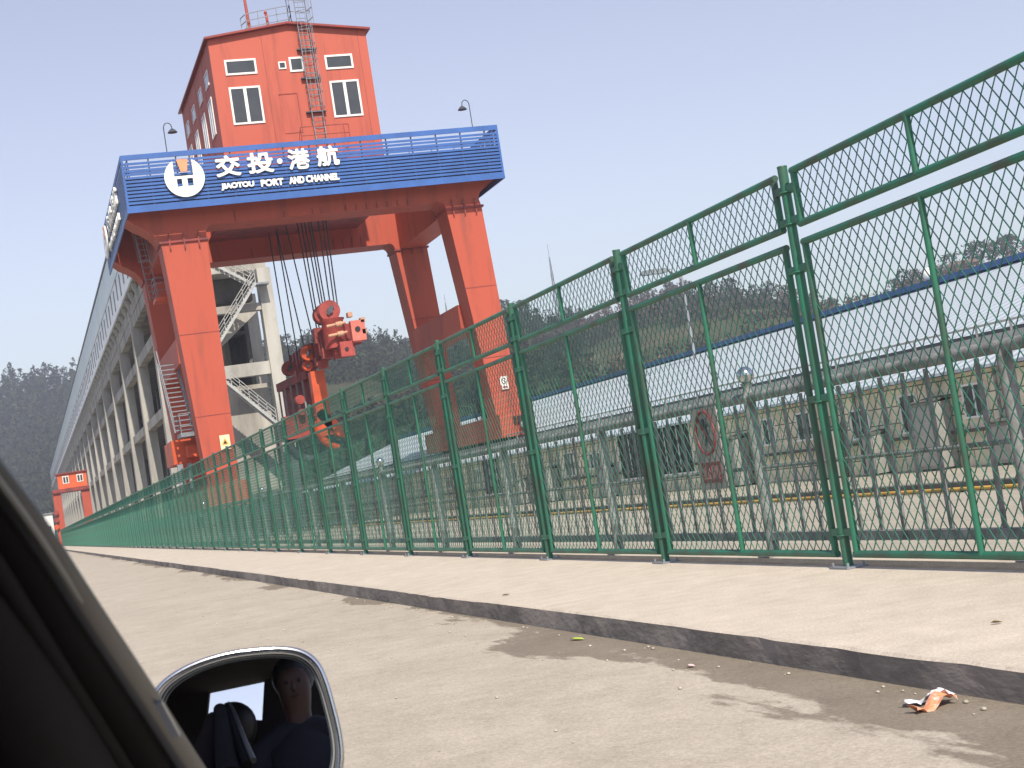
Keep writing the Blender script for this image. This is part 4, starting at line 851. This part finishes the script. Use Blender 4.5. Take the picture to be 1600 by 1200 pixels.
def ringpts(s, t, dx=0): return [mpt(x*s+dx, y*s, t) for x, y in ol]
mirror = empty('side_mirror'); mirror.parent = car
b = MB(); N = len(ol); rings = [(.93,-.001),(1.0,.000),(1.03,.010),(1.035,.03),(1.0,.055),(.85,.08),(.5,.098),(.05,.105)]
vs = []
for s, t in rings: vs += ringpts(s, t)
fs = [(i*N+k, i*N+(k+1) % N, (i+1)*N+(k+1) % N, (i+1)*N+k) for i in range(len(rings)-1) for k in range(N)]; b.add(vs, fs, True); b.build('mirror_housing', mat('grey_mirror_shell', (.09,.09,.095), .3, .1, 4), mirror)
MB().tube(ringpts(.985, -.0005), .0033, 8, closed=True).build('chrome_rim', CHROME, mirror)
b = MB(); vs = ringpts(.962, .0)+ringpts(.925, .009); b.add(vs, [(k, (k+1) % N, N+(k+1) % N, N+k) for k in range(N)], True); b.build('inner_bezel', RUBBER, mirror)
MB().tube(ringpts(.915, .0068), .0011, 6, closed=True).build('glass_edge', mat('mirror_edge', (.3,.32,.33), .4, .05, 3), mirror)
# convex glass, aimed so that it shows the person holding the camera and the window behind
RC = 1.4
def gp(u, v): return (u-ctr[0])*MD/FPX, -(v-ctr[1])*MD/FPX
ax_, ay_ = gp(458, 1075); P_ = mpt(ax_, ay_, 0); TG = Vector((.19, -.18, 1.12)); nn = ((TG-P_).normalized()+(CAM-P_).normalized()).normalized()
NX0 = nn.dot(mr)/(-nn.dot(dn))-ax_/RC; NY0 = nn.dot(mu)/(-nn.dot(dn))-ay_/RC
def glass_t(x, y): return .014+NX0*x+NY0*y+(x*x+y*y)/(2*RC)
b = MB(); vs = []; K = 14
for i in range(K+1):
    s = .93*i/K; vs += [mpt(x*s, y*s, glass_t(x*s, y*s)) for x, y in ol]
b.add(vs, [(i*N+k, i*N+(k+1) % N, (i+1)*N+(k+1) % N, (i+1)*N+k) for i in range(K) for k in range(N)], True)
b.build('mirror_glass', mat('mirror_silver', (.66,.68,.72), .01, .01, 2, metal=1.0), mirror)
MB().tube([mpt(-.09,.0,.06), mpt(-.15,.02,.06), mpt(-.22,.04,.04)], [.035,.025,.03], 12).build('mirror_arm', PLAST, mirror)
def reflected(u, v):
    x, y = gp(u, v); P_ = mpt(x, y, glass_t(x, y)); di = (P_-CAM).normalized()
    nn = (mr*(NX0+x/RC)+mu*(NY0+y/RC)-dn).normalized(); return P_, di-nn*2*di.dot(nn)
def hitY(u, v, Yp): P_, r_ = reflected(u, v); return P_+r_*((Yp-P_.y)/r_.y)
YW = -1.1
hq = [hitY(u, v, YW) for u, v in ((327,1046),(411,1034),(409,1125),(322,1125))]
X0, X1, Z0, Z1 = -1.5, .55, -.05, 1.42
# dark shell of the cabin behind the camera with the rear side window left open
def pt(h, t=0): return (h.x, YW-t, h.z)
cs = [(X0,Z1),(X1,Z1),(X1,Z0),(X0,Z0)]; b = MB()
for i in range(4):
    j = (i+1) % 4; a, c = cs[i], cs[j]; b.hexa([(a[0],YW,a[1]),(c[0],YW,c[1]),pt(hq[j]),pt(hq[i])], [(a[0],YW-.05,a[1]),(c[0],YW-.05,c[1]),pt(hq[j],.05),pt(hq[i],.05)])
b.build('rear_pillar_panel', CLOTHD, car)
MB().box(X0, .30, YW, .33, 1.42, 1.47).build('cabin_roof', CLOTHD, car)
MB().box(X0-.05, X0-.001, YW, 1.0, -.05, 1.41).build('far_side_panel', CLOTHD, car)
MB().box(X1-.16, X1-.10, YW+.01, .25, -.1, .58).build('door_panel', TRIM, car)
MB().box(X0, X1-.17, YW, 1.0, -.12, -.06).build('cabin_floor', CLOTHD, car)
MB().box(X0, .1, -.75, -.6, 0, .55).box(X0, .1, -.6, -.1, .0, .32).build('seat', TRIM, car)
def person(lab, head, skinm, clothm, hairm, arm=None, hr_=.118):
    """one continuous seated body grown with a skin modifier; clothing and hair are its children"""
    hx, hy, hz = head
    V = [(hx,hy,hz-.72),(hx,hy,hz-.50),(hx,hy,hz-.32),(hx,hy,hz-.22),(hx,hy,hz-.14),(hx,hy+.01,hz-.07),(hx,hy+.01,hz+.03),(hx,hy,hz+.10)]
    rr = [(.15,.11),(.14,.10),(.15,.10),(.07,.06),(.062,.06),(.085,.095),(.098,.115),(.085,.10)]
    E_ = [(i, i+1) for i in range(7)]
    for s_ in (-1, 1):
        k = len(V); tgt = arm if (arm and s_ > 0) else (hx+s_*.18, hy+.30, hz-.55)
        V += [(hx+s_*.19,hy,hz-.29),(hx+s_*.22,hy+.08,hz-.52),tgt]; rr += [(.055,.055),(.045,.045),(.035,.03)]; E_ += [(2,k),(k,k+1),(k+1,k+2)]
        for f in range(4): V.append((tgt[0]-.03+f*.02, tgt[1]+.07, tgt[2]+.01*f)); rr.append((.009,.009)); E_.append((k+2, len(V)-1))
        k = len(V); V += [(hx+s_*.10,hy+.02,hz-.74),(hx+s_*.12,hy+.44,hz-.70),(hx+s_*.12,hy+.50,hz-.98)]; rr += [(.09,.09),(.065,.065),(.05,.05)]; E_ += [(0,k),(k,k+1),(k+1,k+2)]
    me = bpy.data.meshes.new('person'); me.from_pydata(V, E_, []); me.update(); o = bpy.data.objects.new('person', me); COL.objects.link(o)
    md = o.modifiers.new('skin', 'SKIN'); md.use_smooth_shade = True; sd = me.skin_vertices[0].data
    for i, r_ in enumerate(rr): sd[i].radius = r_
    sd[0].use_root = True; ms = o.modifiers.new('sub', 'SUBSURF'); ms.levels = 2; ms.render_levels = 2
    me.materials.append(skinm); tag(o, lab, 'person')
    b = MB(); b.tube([(hx,hy,hz-.80),(hx,hy,hz-.5),(hx,hy,hz-.30),(hx,hy,hz-.215)], [.19,.175,.17,.085], 18); b.tube([(hx-.26,hy+.10,hz-.56),(hx-.20,hy,hz-.30),(hx-.08,hy,hz-.235),(hx+.08,hy,hz-.235),(hx+.20,hy,hz-.30),(hx+.26,hy+.10,hz-.56)], [.06,.075,.08,.08,.075,.06], 14); b.build('shirt', clothm, o)
    b = MB().ball((hx,hy-.025,hz+.06), hr_, 18, 12, (.92,1.0,1.0)); b.build('hair', hairm, o)
    rk = random.Random(5); b = MB()
    for _ in range(60):
        a = rk.uniform(0, 6.28); e_ = rk.uniform(.5, 1.4); d_ = Vector((math.cos(a)*math.cos(e_)*.9, math.sin(a)*math.cos(e_), math.sin(e_))); c_ = Vector((hx,hy-.02,hz+.055)); b.bar(c_+d_*.095, c_+d_*.125+Vector((rk.uniform(-.01,.01),)*3), .008)
    b.build('hair_tuft', hairm, o)
    b = MB().ball((hx-.033,hy+.100,hz+.012), .011, 8, 6).ball((hx+.033,hy+.100,hz+.012), .011, 8, 6); b.build('eye', BLACK, o)
    b = MB().tube([(hx,hy+.102,hz+.01),(hx,hy+.135,hz-.03),(hx,hy+.105,hz-.038)], [.006,.013,.008], 8); b.build('nose', skinm, o)
    b = MB().tube([(hx-.024,hy+.100,hz-.062),(hx,hy+.108,hz-.065),(hx+.024,hy+.100,hz-.062)], [.003,.007,.003], 6); b.build('mouth', mat('lips', (.05,.018,.015), .5, .05, 4), o)
SK = mat('skin', (.055,.026,.02), .55, .06, 6); HAIR = mat('black_hair', (.008,.008,.009), .5, .1, 20)  # skin colour darkened to stand in for the dim light in the cabin
hp, hr = reflected(458, 1075); hc = hp+hr*((-.20-hp.y)/hr.y)
person('person with short dark hair holding the camera, seen only in the side mirror', (hc.x, -.20, hc.z), SK, mat('dark_blue_shirt', (.012,.014,.025), .9, .1, 8), HAIR)
dh = hitY(368, 1150, -.62)
person('second person, a dark tousled head against the bright window in the side mirror', (dh.x, -.62, dh.z), SK, mat('black_jacket', (.015,.015,.018), .9, .1, 8), HAIR, None, .15)
# ================================================================== HAZE
HZ = bpy.data.materials.new('haze'); HZ.use_nodes = True; n = HZ.node_tree; n.nodes.clear(); o_ = n.nodes.new('ShaderNodeOutputMaterial'); v_ = n.nodes.new('ShaderNodeVolumePrincipled')
v_.inputs['Color'].default_value = (.80,.85,1.0,1); v_.inputs['Density'].default_value = .00052; v_.inputs['Anisotropy'].default_value = .2; n.links.new(v_.outputs[0], o_.inputs['Volume'])
tag(MB().box(-1500, 1500, -400, 1700, -3, 115).build('haze', HZ), kind='stuff')
